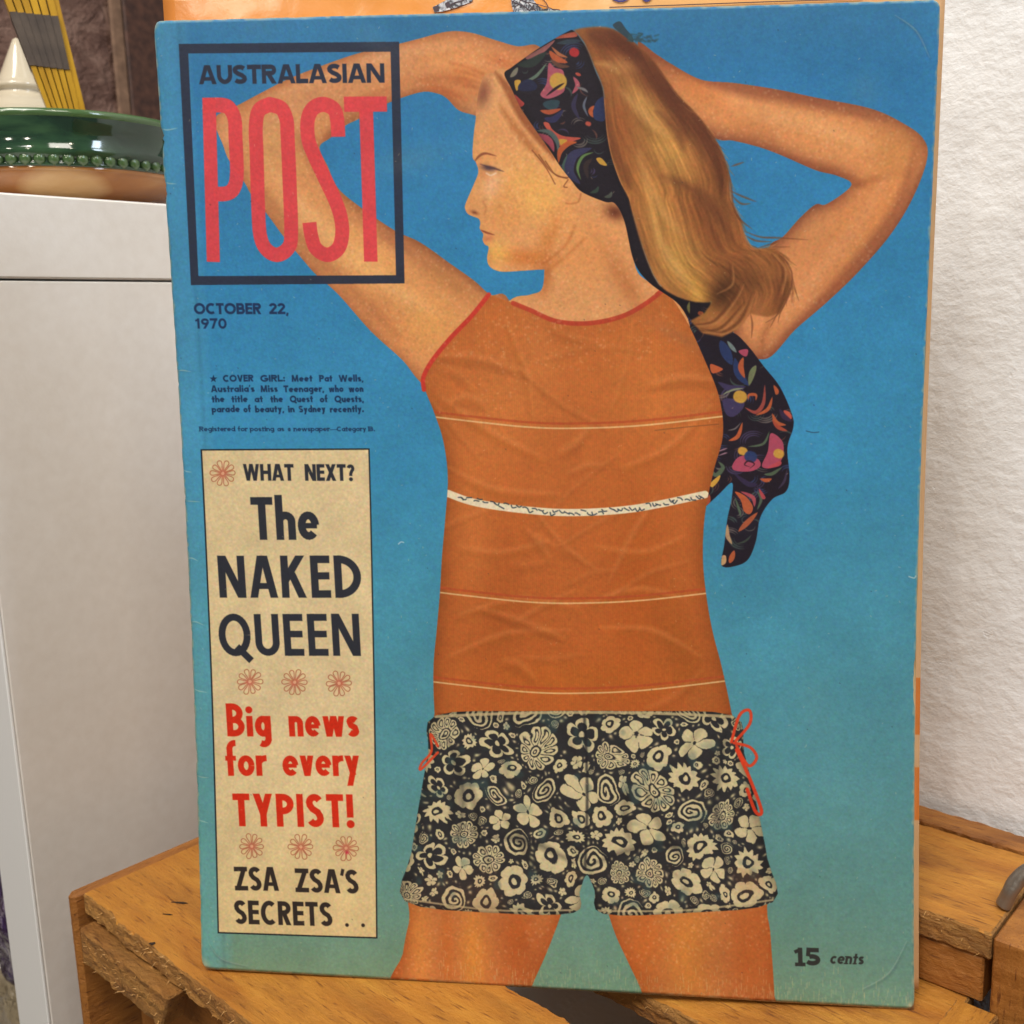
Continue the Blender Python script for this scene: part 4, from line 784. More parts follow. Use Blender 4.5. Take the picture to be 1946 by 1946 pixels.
def board(name, u0, u1, v0, v1, z0, z1, m, parent, rag=.0, nu=1, nv=1, along='u', seed=0, bev=.0006, taper=None):
    """a sawn board in crate coordinates; its grain follows its local x axis; rag roughens the sawn edges"""
    L = (u1-u0) if along == 'u' else ((v1-v0) if along == 'v' else (z1-z0))
    c = cr((u0+u1)/2, (v0+v1)/2, (z0+z1)/2)
    if along == 'u': a, w, t = (u1-u0), (v1-v0), (z1-z0); R = Matrix((E1, E2, Vector((0, 0, 1)))).transposed()
    elif along == 'v': a, w, t = (v1-v0), (u1-u0), (z1-z0); R = Matrix((E2, -E1, Vector((0, 0, 1)))).transposed()
    else: a, w, t = (z1-z0), (v1-v0), (u1-u0); R = Matrix((Vector((0, 0, 1)), E2, -E1)).transposed()
    bm = bmesh.new(); bmesh.ops.create_cube(bm, size=1)
    for v_ in bm.verts: v_.co = Vector((v_.co.x*a, v_.co.y*w, v_.co.z*t))
    bmesh.ops.bevel(bm, geom=list(bm.edges), offset=bev, segments=1, affect='EDGES')
    if rag:
        ex = [e for e in bm.edges if abs((e.verts[0].co-e.verts[1].co).x) > a*.5]
        bmesh.ops.subdivide_edges(bm, edges=ex, cuts=max(8, int(a/.0016)), use_grid_fill=True)
        ey = [e for e in bm.edges if abs((e.verts[0].co-e.verts[1].co).z) > t*.5]
        bmesh.ops.subdivide_edges(bm, edges=ey, cuts=4, use_grid_fill=True)
        for v_ in bm.verts:
            if abs(v_.co.x) > a/2-.001: continue
            s_ = 1 if v_.co.y > 0 else -1
            if abs(abs(v_.co.y)-w/2) < bev*1.5:
                n_ = mnoise.noise(Vector((v_.co.x*260+seed*7, v_.co.z*420, seed+s_)))+.6*mnoise.noise(Vector((v_.co.x*900+seed, v_.co.z*900, seed*3+s_)))
                v_.co.y += rag*.7*n_
                if abs(v_.co.z) < t*.42: v_.co.z += rag*.5*mnoise.noise(Vector((v_.co.x*700, v_.co.z*300, seed*5)))
                v_.co.y += rag*.9*mnoise.noise(Vector((v_.co.x*60+seed, 0, s_)))
    if taper:
        for v_ in bm.verts: taper(v_.co, a, w, t)
    me_o = from_bm(name, bm, m, parent)
    me_o.matrix_world = Matrix.Translation(c) @ R.to_4x4()
    if parent is not None:
        me_o.matrix_parent_inverse = Matrix.Identity(4)
        me_o.matrix_local = (Matrix.Translation(parent.location) @ parent.rotation_euler.to_matrix().to_4x4()).inverted() @ (Matrix.Translation(c) @ R.to_4x4())
    return me_o

# ---------------------------------------------------------------- wooden crate
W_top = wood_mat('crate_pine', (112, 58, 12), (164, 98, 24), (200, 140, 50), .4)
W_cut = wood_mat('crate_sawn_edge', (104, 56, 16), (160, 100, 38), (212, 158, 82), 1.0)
W_dark = wood_mat('crate_dark_pine', (104, 58, 18), (148, 90, 32), (178, 118, 50), .3)  # slightly darker pine tone for post, rails and side boards
def two_tone(o, edge_mat, axis='y'):
    o.data.materials.append(edge_mat)
    for p in o.data.polygons:
        if abs(getattr(p.normal, axis)) > .6 or abs(p.normal.x) > .7: p.material_index = 1
crate = empty('wooden_crate', cr(0, 0), 'rough sawn pine crate standing under the magazines against the plaster wall', 'crate')
def sink(co_, a, w, t): co_.z -= .0187*(co_.x+a/2)          # the slat sags towards the crate's right side
o = board('plank', -.0012, .44, .0000, .0605, -.0075, 0, W_top, crate, rag=.0011, seed=1, taper=sink); two_tone(o, W_cut)
o = board('plank', .001, .2470, .0870, .1515, -.0145, -.0066, W_top, crate, rag=.0010, seed=2); two_tone(o, W_cut)
o = board('plank', .001, .2525, .1450, .1965, .0085, .0170, W_top, crate, rag=.0012, seed=3); two_tone(o, W_cut)
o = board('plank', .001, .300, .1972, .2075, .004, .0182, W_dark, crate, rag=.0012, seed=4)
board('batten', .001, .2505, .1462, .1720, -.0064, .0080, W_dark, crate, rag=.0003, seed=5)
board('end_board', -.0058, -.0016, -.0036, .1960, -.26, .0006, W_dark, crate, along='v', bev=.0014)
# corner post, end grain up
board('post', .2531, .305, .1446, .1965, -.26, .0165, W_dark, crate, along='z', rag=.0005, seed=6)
# broken stub of a slat below the front edge and the shaded side behind it
def stub(co_, a, w, t):
    if co_.x > 0: co_.z += .0; co_.x -= (t/2-co_.z)*.5
o = board('slat', .0030, .062, -.0042, .004, -.0225, -.0092, W_cut, crate, rag=.0012, seed=8, taper=stub)
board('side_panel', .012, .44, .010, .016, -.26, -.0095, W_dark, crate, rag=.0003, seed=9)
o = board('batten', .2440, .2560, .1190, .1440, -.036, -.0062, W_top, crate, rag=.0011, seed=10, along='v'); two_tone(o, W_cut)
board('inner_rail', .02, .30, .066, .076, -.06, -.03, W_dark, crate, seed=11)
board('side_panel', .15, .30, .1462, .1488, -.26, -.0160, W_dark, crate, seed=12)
# splinters and fibres standing off the sawn edges
bm = bmesh.new(); rr = random.Random(4)
for k in range(230):
    q = rr.random()
    if q < .45: u_ = rr.uniform(.005, .2); p = cr(u_, -.0002, rr.uniform(-.007, .0002)-.0187*u_); n_ = -E2
    elif q < .65: p = cr(rr.uniform(.006, .055), -.0046, rr.uniform(-.022, -.010)); n_ = -E2
    elif q < .85: p = cr(rr.uniform(.19, .25), .1448, rr.uniform(.009, .0172)); n_ = -E2
    else: p = cr(rr.uniform(.15, .25), rr.choice([.0868, .0868]), rr.uniform(-.0135, -.0068)); n_ = -E2
    d = (E1*rr.uniform(-1, 1)+n_*rr.uniform(.2, .7)+Vector((0, 0, rr.uniform(-.5, .7)))).normalized()
    l = rr.uniform(.0006, .0022); w_ = rr.uniform(.00008, .00022)
    s_ = d.cross(Vector((0, 0, 1))).normalized()*w_; up = Vector((0, 0, w_))
    v_ = [bm.verts.new(x) for x in (p-n_*.0006+s_, p-n_*.0006-s_, p-n_*.0006+up, p+d*l)]
    for f in ((0, 1, 3), (1, 2, 3), (2, 0, 3)): bm.faces.new([v_[i] for i in f])
M_spl, nt, b = mat('pale_splinter'); b.inputs['Base Color'].default_value = lin((206, 158, 92)); b.inputs['Roughness'].default_value = .6
o = from_bm('splinters', bm, M_spl, crate); o.matrix_parent_inverse = Matrix.Translation(-crate.location); tag(o, kind='stuff')
# nail heads / dark splits on the front slat
M_nail, nt, b = mat('dark_split'); b.inputs['Base Color'].default_value = lin((44, 26, 12)); b.inputs['Roughness'].default_value = .9
for x, y, l, w_ in ((341, 1713, .0065, .0010), (289, 1789, .0022, .0014), (318, 1735, .004, .0005)):
    q = at_z(x, y, TOPZ); u, v2, _ = local(q)
    bm = bmesh.new(); bmesh.ops.create_uvsphere(bm, u_segments=12, v_segments=6, radius=.5)
    for k in bm.verts: k.co = Vector((k.co.x*l, k.co.y*w_*(1+.4*math.sin(k.co.x*9)), k.co.z*.0004))
    o = from_bm('split', bm, M_nail, crate, True); o.location = cr(u, v2, .0001-.0187*u)-crate.location; o.rotation_euler.z = CR_A*.25
# steel wire handle
M_wire, nt, b = mat('galvanised_wire'); b.inputs['Base Color'].default_value = lin((150, 142, 132)); b.inputs['Metallic'].default_value = .85; b.inputs['Roughness'].default_value = .42
bump(nt, b, noise(nt, coords(nt), 700, 3), .3, .0005)
def tube(name, pts, r, m, parent=None, seg=14, flat=1.0):
    bm = bmesh.new(); rings = []; pts = [Vector(p) for p in pts]
    for i, p in enumerate(pts):
        d = (pts[min(i+1, len(pts)-1)]-pts[max(i-1, 0)]).normalized(); s_ = d.cross(Vector((0, 0, 1)));
        if s_.length < 1e-3: s_ = Vector((1, 0, 0))
        s_.normalize(); t_ = s_.cross(d)
        rings.append([bm.verts.new(p+(s_*math.cos(k*2*math.pi/seg)*flat+t_*math.sin(k*2*math.pi/seg))*r) for k in range(seg)])
    for a, b2 in zip(rings, rings[1:]):
        for k in range(seg): bm.faces.new((a[k], a[(k+1) % seg], b2[(k+1) % seg], b2[k]))
    bm.faces.new(rings[0]); bm.faces.new(rings[-1][::-1])
    return from_bm(name, bm, m, parent, True)
q0 = ray_vplane(1903, 1722, .1600); base = cr(.2450, .160, .0200)
pts = []
for x, y, v2 in ((1906, 1721, .161), (1914, 1706, .1615), (1923, 1688, .162), (1934, 1672, .163), (1948, 1659, .164), (1966, 1650, .165), (1990, 1646, .166), (2020, 1650, .167), (2040, 1675, .167), (2046, 1710, .167)):
    pts.append(ray_vplane(x, y, v2))
o = tube('handle', smooth([tuple(p) for p in pts], 6, False), .0021, M_wire, crate, flat=1.25); o.matrix_parent_inverse = Matrix.Translation(-crate.location)

# ---------------------------------------------------------------- the magazine
cover_img = to_image('printed_cover', paint_cover())
M_cover = print_mat('worn_printed_paper', cover_img, .56, .2)
M_page, nt, b = mat('aged_page_edges'); nt.links.new(ramp(nt, noise(nt, coords(nt, (300, 300, 8)), 3, 4), [(.3, (150, 118, 74)), (.6, (206, 172, 122)), (.8, (224, 194, 146))]), b.inputs['Base Color']); b.inputs['Roughness'].default_value = .8
mag = empty('magazine', tuple(mag_point(.5, 1.0)), 'worn blue magazine with a red masthead and cream headline panel, leaning foremost on the crate', 'magazine')
def sheet(name, m, parent, off, u0, u1, v0, v1, nu=60, nv=80, thick=.00025, fn=None, edge=None, pf=mag_point):
    vs, fs, uvs = [], [], []
    for side in (0, 1):
        for j in range(nv+1):
            for i in range(nu+1):
                u = u0+(u1-u0)*i/nu; w_ = v0+(v1-v0)*j/nv
                du, dv, dz = fn(u, w_, i/nu, j/nv) if fn else (0, 0, 0)
                vs.append(tuple(pf(u+du, w_+dv, off+dz+side*thick))); uvs.append((u+du, 1-w_-dv))
    n_ = (nu+1)*(nv+1)
    for j in range(nv):
        for i in range(nu):
            a = j*(nu+1)+i; fs.append((a, a+nu+1, a+nu+2, a+1)); fs.append((n_+a, n_+a+1, n_+a+nu+2, n_+a+nu+1))
    k_edge = len(fs)
    for i in range(nu):
        for a, b2 in ((i, i+1), (nv*(nu+1)+i+1, nv*(nu+1)+i)): fs.append((a, b2, b2+n_, a+n_))
    for j in range(nv):
        for a, b2 in (((j+1)*(nu+1), j*(nu+1)), (j*(nu+1)+nu, (j+1)*(nu+1)+nu)): fs.append((a, b2, b2+n_, a+n_))
    me = bpy.data.meshes.new(name); me.from_pydata(vs, [], fs); uv = me.uv_layers.new(name='UVMap')
    for l in me.loops: uv.data[l.index].uv = uvs[l.vertex_index]
    me.materials.append(m)
    if edge:
        me.materials.append(edge)
        for p in me.polygons[k_edge:]: p.material_index = 1
    for p in me.polygons: p.use_smooth = p.index < k_edge
    o = bpy.data.objects.new(name, me); C.objects.link(o); o.parent = parent; o.matrix_parent_inverse = Matrix.Translation(-parent.location); return o
nicks = [(.112, .006, .0075), (.162, .0045, .007), (.48, .002, .003), (.63, .003, .003), (.70, .002, .003), (.765, .0035, .006), (.80, .0028, .004), (.36, .002, .002), (.93, .002, .004)]
def cover_shape(u, w_, i, j):
    du = dv = dz = 0.0
    R = .0075
    if i == 0 or i == 1:
        s_ = 1 if i == 0 else -1
        for y, a, s2 in (nicks if i == 0 else [(.09, .0012, .004), (.30, .0012, .006), (.21, .001, .004)]): du += s_*a*math.exp(-((w_-y)/s2)**2)*(.4 if abs(w_-y) < s2*.3 else 1)*.7
        du += s_*.0006*mnoise.noise(Vector((w_*70, i*5, 0)))
        if j < .02 or j > .98: pass
    if j in (0, 1): dv += (.0005*mnoise.noise(Vector((u*60, j*7, 2))))*(1 if j == 0 else -1)
    for ci, cj in ((0, 0), (1, 0), (1, 1), (0, 1)):      # softened corners
        a = abs(i-ci); b2 = abs(j-cj)
        r_ = .009
        if a < r_ and b2 < r_:
            d = math.hypot(1-a/r_, 1-b2/r_)
            if d > 1: du += (1 if ci == 0 else -1)*r_*(1-a/r_)*(1-1/d); dv += (1 if cj == 0 else -1)*r_*(1-b2/r_)*(1-1/d)
    # the spine margin rolls back, loose lifts near the fore edge
    dz += .0007*max(0, 1-i/.022)**2
    dz -= .0006*math.sin(w_*5+1)*max(0, i-.8)*5
    dz += .0002*mnoise.noise(Vector((u*5, w_*6, 3)))
    return du, dv, dz
sheet('front_cover', M_cover, mag, 0, 0, 1, 0, 1, 220, 330, fn=cover_shape, edge=M_page)
rr = random.Random(11)
for k in range(9):
    ex = .0004+.00035*k+rr.uniform(-.0006, .0008)
    def pg(u, w_, i, j, k=k, ex=ex):
        return (ex*(.3+1.5*(1-abs(w_-.22)*1.2))*max(0, i)**3 if True else 0)+.0008*mnoise.noise(Vector((w_*14, k, 0)))*(i > .98), .0007*mnoise.noise(Vector((u*9, k, 1)))*(j > .98)+.0012*(j > .98), 0
    sheet('page', M_page, mag, .00055+k*.00042, .006, 1.0, .002+.0004*k*0, 1.0006, 24, 60, thick=.00022, fn=pg)
M_back, nt, b = mat('back_cover_paper'); b.inputs['Base Color'].default_value = lin((198, 168, 120)); b.inputs['Roughness'].default_value = .5
sheet('back_cover', M_back, mag, .0045, .004, 1.004, .0, 1.0, 24, 60)

# ---------------------------------------------------------------- orange magazine standing behind it
def paint_orange():
    w, h = 1500, 1000; a = np.zeros((h, w, 3)); x = np.linspace(0, 1, w)
    k = [0, .1, .25, .5, .56, .8, 1]; cs = np.array([(222, 140, 66), (228, 148, 70), (232, 152, 66), (234, 152, 64), (232, 180, 116), (232, 176, 112), (212, 166, 118)], float)/255
    for i in range(3): a[..., i] = np.interp(x, k, cs[:, i])[None, :]
    a *= (1+.05*(noise2(w, h, 60, 3)-.5))[..., None]
    v_ = (np.arange(h)+.5)/h
    right = (x > .955)[None, :]
    for y0, y1 in ((.676, .735), (.769, .824)):
        m = right & ((v_ > y0) & (v_ < y1))[:, None]; a[m] = np.array((216, 120, 34))/255
    return a
def beh(u, v_, off=0.0):                              # its own plane: a little behind, reaching higher and further right
    u = np.asarray(u, float); v_ = np.asarray(v_, float)
    sag = .0058*np.sin(np.pi*np.clip(v_, 0, 1)**1.12)*(.85+.3*u)
    return OT+OU*u[..., None]+OV*v_[..., None]+MAG_N*(off+sag)[..., None]
OFF = .0068
def hit_plane(x, y, off, lean=0.0):
    p0 = MAG[:, 2]+MAG[:, 1]+MAG_N*off; n_ = MAG_N+np.array([0, 0, lean]); d = ray(x, y); return d*(p0@n_)/(d@n_)
o1, o2, o3 = hit_plane(308, -22, OFF, .0), hit_plane(1798, -45, OFF, .0), hit_plane(1746, 1880, OFF, .0)
OT = o1; OU = o2-o1; OV = o3-o2
om_img = to_image('orange_print', paint_orange())
M_orange = print_mat('glossy_orange_cover', om_img, .22, .6, .12)
M_orange.node_tree.nodes['Bump.001'].inputs['Strength'].default_value = .55
om = empty('magazine', tuple(OT+OV+OU*.5), 'glossy orange magazine with a blue scribble, mostly hidden behind the blue magazine', 'magazine')
sheet('front_cover', M_orange, om, 0, 0, 1, 0, 1, 60, 80, thick=.0003, pf=beh)
for k in range(4): sheet('page', M_page, om, .0006+k*.0006, 0, 1.0008+.0006*k, .0, 1.0, 6, 20, thick=.0003, pf=beh)
M_ink, nt, b = mat('blue_black_ink'); b.inputs['Base Color'].default_value = lin((56, 36, 52)); b.inputs['Roughness'].default_value = .4
M_blue, nt, b = mat('blue_ink'); b.inputs['Base Color'].default_value = lin((38, 38, 120)); b.inputs['Roughness'].default_value = .4
M_grey, nt, b = mat('drawing_white'); nt.links.new(ramp(nt, noise(nt, coords(nt), 420, 4, .6, 1.5), [(.42, (46, 46, 56)), (.5, (150, 156, 166)), (.62, (216, 218, 222))]), b.inputs['Base Color']); b.inputs['Roughness'].default_value = .4
def ink(name, pts, m, w=1.0, closed=False, off=-.00012):
    """flat printed shape on the orange cover, outlined through photograph points"""
    def onp(x, y): q = hit_plane(x, y, OFF, .0); return q+MAG_N*off
    bm = bmesh.new()
    if closed:
        bm.faces.new([bm.verts.new(onp(*p)) for p in pts])
    else:
        L_ = []
        for i, p in enumerate(pts):
            a = np.array(pts[max(i-1, 0)], float); c = np.array(pts[min(i+1, len(pts)-1)], float); d = c-a; d /= np.linalg.norm(d); n_ = np.array([-d[1], d[0]])*w/2
            L_.append((bm.verts.new(onp(*(np.array(p)+n_))), bm.verts.new(onp(*(np.array(p)-n_)))))
        for (a, b2), (c, d) in zip(L_, L_[1:]): bm.faces.new((a, b2, d, c))
    o = from_bm(name, bm, m, om); o.matrix_parent_inverse = Matrix.Translation(-om.location); return o
ink('printed_line', [(1158, 14.2), (1300, 9.5), (1450, 4.0), (1545, 1.0), (1640, -2)], M_ink, 1.9)
ink('printed_drawing', [(822, 14), (826, 24), (842, 22), (870, 14), (898, 3), (900, -12), (860, -6), (838, 6)], M_grey, closed=True)
ink('printed_drawing', [(824, 13), (828, 23), (835, 21), (833, 11)], M_ink, closed=True, off=-.0002)
ink('printed_drawing', [(846, 6), (849, 16), (856, 14), (853, 3)], M_ink, closed=True, off=-.0002)
ink('printed_drawing', [(856, 10), (866, 5), (876, 3), (890, -4)], M_ink, 2.6, off=-.0002)
ink('printed_drawing', [(970, -14), (972, 8), (977, 27), (1010, 26), (1040, 25), (1020, 8), (1004, -14)], M_grey, closed=True)
ink('printed_drawing', [(1004, 25), (1040, 16), (1070, 21), (1072, 25), (1040, 26)], M_grey, closed=True, off=-.00016)
for k, q in enumerate(([(972, 2), (984, 8), (996, 12), (1008, 22)], [(976, 24), (978, 14), (986, 9), (992, -8)], [(990, 0), (1004, 6), (1012, 16), (1022, 24)], [(1004, 4), (1026, 10), (1046, 16), (1058, 22)], [(1028, -6), (1038, 6), (1042, 14)], [(1048, 18), (1062, 19), (1070, 24)], [(974, 6), (982, -8)])):
    ink('printed_drawing', q, M_ink, 1.6, off=-.0002)
for x0, w_, d_ in ((1162, 34, 1.5), (1220, 18, 1.0)):
    ink('printed_scribble', [(x0, -6), (x0+w_*.15, d_-2), (x0+w_*.4, d_+1), (x0+w_*.65, d_+.6), (x0+w_*.9, d_-3), (x0+w_, -8)], M_blue, 4)

# ---------------------------------------------------------------- white shelf unit
M_lam, nt, b = mat('white_laminate'); n_ = noise(nt, coords(nt), 240, 3); nt.links.new(ramp(nt, n_, [(.3, (226, 222, 217)), (.7, (231, 228, 224))]), b.inputs['Base Color']); b.inputs['Roughness'].default_value = .45; bump(nt, b, n_, .12, .0008)
sc_ = noise(nt, coords(nt, (9, 9, 60)), 3, 3, .6, .4); sr = ramp(nt, sc_, [(.70, (255, 255, 255)), (.76, (205, 200, 194))]); st_ = noise(nt, coords(nt), 5, 4, .6); sr2 = ramp(nt, st_, [(.3, (240, 236, 230)), (.65, (255, 255, 255))])
c0 = b.inputs['Base Color'].links[0].from_socket
for extra in (sr2,):
    mm = N(nt, 'ShaderNodeMixRGB', Fac=.8, blend_type='MULTIPLY'); nt.links.new(c0, mm.inputs[1]); nt.links.new(extra, mm.inputs[2]); c0 = mm.outputs[0]
nt.links.new(c0, b.inputs['Base Color'])
M_lam2, nt, b = mat('white_front_edge'); b.inputs['Base Color'].default_value = lin((236, 238, 238)); b.inputs['Roughness'].default_value = .4
M_seam, nt, b = mat('dark_joint'); b.inputs['Base Color'].default_value = lin((70, 58, 54)); b.inputs['Roughness'].default_value = .8
SU = -.045                                             # plane of the side panel
pf_ = ray_uplane(92, 1946, SU); v_front = local(pf_)[1]
pf2 = ray_uplane(44, 1450, SU); v_front2 = local(pf2)[1]
VF = (v_front+v_front2)/2
pt_ = ray_uplane(150, 376, SU); z_top = local(pt_)[2]; ps_ = ray_uplane(150, 532, SU); z_seam = local(ps_)[2]
dxl = ray_vplane(43, 1946, VF); TH_P = SU-local(dxl)[0]; dxl2 = ray_vplane(20, 1700, VF)
print('shelf: front v', v_front, v_front2, 'top', z_top, 'seam', z_seam, 'panel thickness', TH_P, SU-local(dxl2)[0])
VB = VF+.38; ZB = -.42+.0
shelf = empty('shelf_unit', cr(SU, VF, ZB), 'white laminate shelf unit left of the crate with a bowl on top', 'shelf')
board('side_panel', SU-TH_P, SU, VF, VB, ZB, z_seam-.0005, M_lam, shelf, along='z', bev=.0005)
board('top_panel', -.68, SU+.0004, VF-.001, VB, z_seam+.0003, z_top, M_lam, shelf, bev=.0007)
board('front_edge', SU-TH_P+.0002, SU-.0002, VF-.0012, VF-.0001, ZB, z_seam-.001, M_lam2, shelf, along='z', bev=.0003)
board('back_panel', -.68, SU-TH_P, VB-.01, VB-.002, ZB, z_seam-.001, M_lam, shelf)
board('side_panel', -.68, -.66, VF, VB-.011, ZB, z_seam-.0005, M_lam, shelf, along='z', bev=.0005)
q = ray_vplane(20, 1880, VF+.06); z_in = local(q)[2]
board('shelf_board', -.659, SU-TH_P-.0002, VF+.002, VB-.011, z_in-.052, z_in-.037, M_lam, shelf)

# dark purple plastic-wrapped bundle and a clear bag under it, inside the shelf
M_pur, nt, b = mat('purple_plastic'); b.inputs['Base Color'].default_value = lin((52, 34, 78)); b.inputs['Roughness'].default_value = .18
w_ = noise(nt, coords(nt), 60, 4, .6, 1.2); nt.links.new(ramp(nt, w_, [(.45, (50, 30, 64)), (.56, (62, 44, 92)), (.62, (150, 140, 158)), (.66, (58, 40, 86))]), b.inputs['Base Color']); bump(nt, b, w_, .9, .01)
def lump(name, c, sx, sy, sz, m, amp, sc, label=None, cat=None, seed=0, parent=None):
    bm = bmesh.new(); bmesh.ops.create_cube(bm, size=1); bmesh.ops.subdivide_edges(bm, edges=list(bm.edges), cuts=22, use_grid_fill=True)
    for v_ in bm.verts:
        p = v_.co; r_ = max(abs(p.x), abs(p.y), abs(p.z)); sph = p.normalized()*.5; k = .35; p2 = p*(1-k)+sph*k*1.3
        n_ = amp*(abs(mnoise.noise(p*sc+Vector((seed, 0, 0))))*1.6+.5*mnoise.noise(p*sc*3+Vector((seed, 3, 0))))
        v_.co = Vector((p2.x*sx, p2.y*sy, p2.z*sz))*(1+n_)
    o = from_bm(name, bm, m, parent, True); o.location = c; o.rotation_euler.z = CR_A
    if label: tag(o, label, cat)
    return o
zs = z_in-.037
zp0 = local(ray_vplane(10, 1842, VF+.05))[2]
xc = SU-TH_P-.10
lump('plastic_bundle', cr(xc+.012, VF+.125, zp0+.075), .17, .16, .15, M_pur, .10, 4.5, 'dark purple bundle in shiny plastic wrap inside the white shelf', 'bundle', 2)
M_clr, nt, b = mat('crumpled_clear_bag'); b.inputs['Base Color'].default_value = lin((140, 128, 104)); b.inputs['Roughness'].default_value = .3; bump(nt, b, noise(nt, coords(nt), 50, 4, .6, 1), .9, .01)
lump('plastic_bag', cr(xc+.01, VF+.115, (zp0+zs)/2-.002), .165, .15, max(.02, zp0-zs+.012), M_clr, .05, 4, 'crumpled greyish clear plastic bag under the purple bundle', 'bag', 5)

# ---------------------------------------------------------------- glazed bowl on the shelf
def lathe(name, prof, m, parent=None, seg=72, loc=(0, 0, 0), closed=False):
    bm = bmesh.new(); rings = []
    for r_, z in prof: rings.append([bm.verts.new((r_*math.cos(k*2*math.pi/seg), r_*math.sin(k*2*math.pi/seg), z)) for k in range(seg)])
    for a, b2 in zip(rings, rings[1:]):
        for k in range(seg): bm.faces.new((a[k], a[(k+1) % seg], b2[(k+1) % seg], b2[k]))
    if prof[0][0] > 0 and closed: bm.faces.new(rings[0][::-1])
    o = from_bm(name, bm, m, parent, True); o.location = loc; return o
bd = 212/1950
# distance: the bowl's front stays behind the shelf's visible top edge
zt = z_top
edge_p = ray_uplane(118, 373, SU); de = math.hypot(edge_p.x, edge_p.y)
DB = de+.075
dr = Vector(ray(118, 300)); hd = Vector((dr.x, dr.y, 0)).normalized(); bc = hd*DB; bc.z = zt+TOPZ
def zr(y, dist): d = ray(118, y); return dist*d[2]/math.hypot(d[0], d[1])
R_B = 212/1950*DB*1.02
z_rim = zr(211, DB-R_B)-bc.z; z_b0 = zr(290, DB-R_B)-bc.z; z_b1 = zr(313, DB-R_B)-bc.z; z_low = 0
print('bowl R', R_B, 'rim', z_rim, 'bead', z_b0, z_b1, 'dist', DB, 'ztop', zt)
M_grn, nt, b = mat('green_glaze'); g_ = noise(nt, coords(nt, (1, 1, 2.5)), 22, 5, .6, .6); nt.links.new(ramp(nt, g_, [(.3, (14, 34, 26)), (.52, (28, 56, 38)), (.72, (58, 92, 58))]), b.inputs['Base Color']); b.inputs['Roughness'].default_value = .08; b.inputs['Coat Weight'].default_value = .6; b.inputs['Coat Roughness'].default_value = .04
M_grl, nt, b = mat('light_green_glaze'); b.inputs['Base Color'].default_value = lin((70, 98, 58)); b.inputs['Roughness'].default_value = .1; b.inputs['Coat Weight'].default_value = .5
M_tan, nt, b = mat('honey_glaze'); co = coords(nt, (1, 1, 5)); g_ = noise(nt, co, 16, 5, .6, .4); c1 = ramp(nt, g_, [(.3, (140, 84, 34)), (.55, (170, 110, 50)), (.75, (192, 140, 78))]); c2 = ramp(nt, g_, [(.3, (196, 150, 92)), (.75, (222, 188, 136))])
ln = N(nt, 'ShaderNodeVectorMath', operation='DISTANCE'); tcb = nt.nodes.new('ShaderNodeTexCoord'); nt.links.new(tcb.outputs['Object'], ln.inputs[0]); vd = -hd*R_B*.9; ln.inputs[1].default_value = (vd.x, vd.y, -.012)  # paler ellipse facing the camera: a reflection painted into the glaze colour
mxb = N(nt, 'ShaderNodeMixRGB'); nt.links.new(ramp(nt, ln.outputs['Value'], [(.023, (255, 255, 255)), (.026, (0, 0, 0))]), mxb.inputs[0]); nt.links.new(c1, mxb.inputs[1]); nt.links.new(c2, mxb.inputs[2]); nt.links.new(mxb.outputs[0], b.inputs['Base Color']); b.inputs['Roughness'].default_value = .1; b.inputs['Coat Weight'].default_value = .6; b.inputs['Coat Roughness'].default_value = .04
bowl_e = empty('bowl', tuple(bc), 'glazed ceramic bowl with a beaded green rim and honey brown body on the white shelf', 'bowl')
R = R_B; hh = z_rim
lathe('rim_band', [(R*.90, z_b1+.0005), (R*1.004, z_b0), (R*.988, z_b0+(hh-z_b0)*.14), (R*.972, z_b0+(hh-z_b0)*.36), (R*.974, z_b0+(hh-z_b0)*.6), (R*1.005, hh-.0016), (R*.995, hh-.0004), (R*.965, hh), (R*.95, hh-.001), (R*.93, z_b0), (R*.86, z_b1), (R*.6, .02*1), (R*.02, .012)], M_grn, bowl_e, 96)
lathe('rim_edge', [(R*.998, hh-.0022), (R*1.014, hh-.0010), (R*1.006, hh+.0009), (R*.985, hh+.0010)], M_grl, bowl_e, 96)
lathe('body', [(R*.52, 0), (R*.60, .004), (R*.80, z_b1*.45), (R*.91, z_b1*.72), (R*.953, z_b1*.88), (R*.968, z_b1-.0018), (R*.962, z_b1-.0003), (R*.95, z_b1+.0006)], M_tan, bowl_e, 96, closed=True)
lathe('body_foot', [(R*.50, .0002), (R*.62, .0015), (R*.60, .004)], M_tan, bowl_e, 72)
lathe('bead_groove', [(R*.955, z_b1-.0004), (R*.985, z_b1+.0004), (R*.96, z_b1+.0012), (R*.965, z_b0-.0008), (R*.992, z_b0), (R*.985, z_b0+.001)], M_grn, bowl_e, 96)
bead_me = None; nb = 66; br = math.pi*R/nb*.92
for k in range(nb):
    if bead_me is None:
        bm = bmesh.new(); bmesh.ops.create_uvsphere(bm, u_segments=8, v_segments=5, radius=br)
        for v_ in bm.verts: v_.co.z *= 1.05; v_.co.x *= .8
        o = from_bm('bead', bm, M_grl, bowl_e, True); bead_me = o.data
    else:
        o = bpy.data.objects.new('bead', bead_me); C.objects.link(o); o.parent = bowl_e
    a = k*2*math.pi/nb; o.location = (R*.966*math.cos(a), R*.966*math.sin(a), (z_b0+z_b1)/2+.0002); o.rotation_euler.z = a

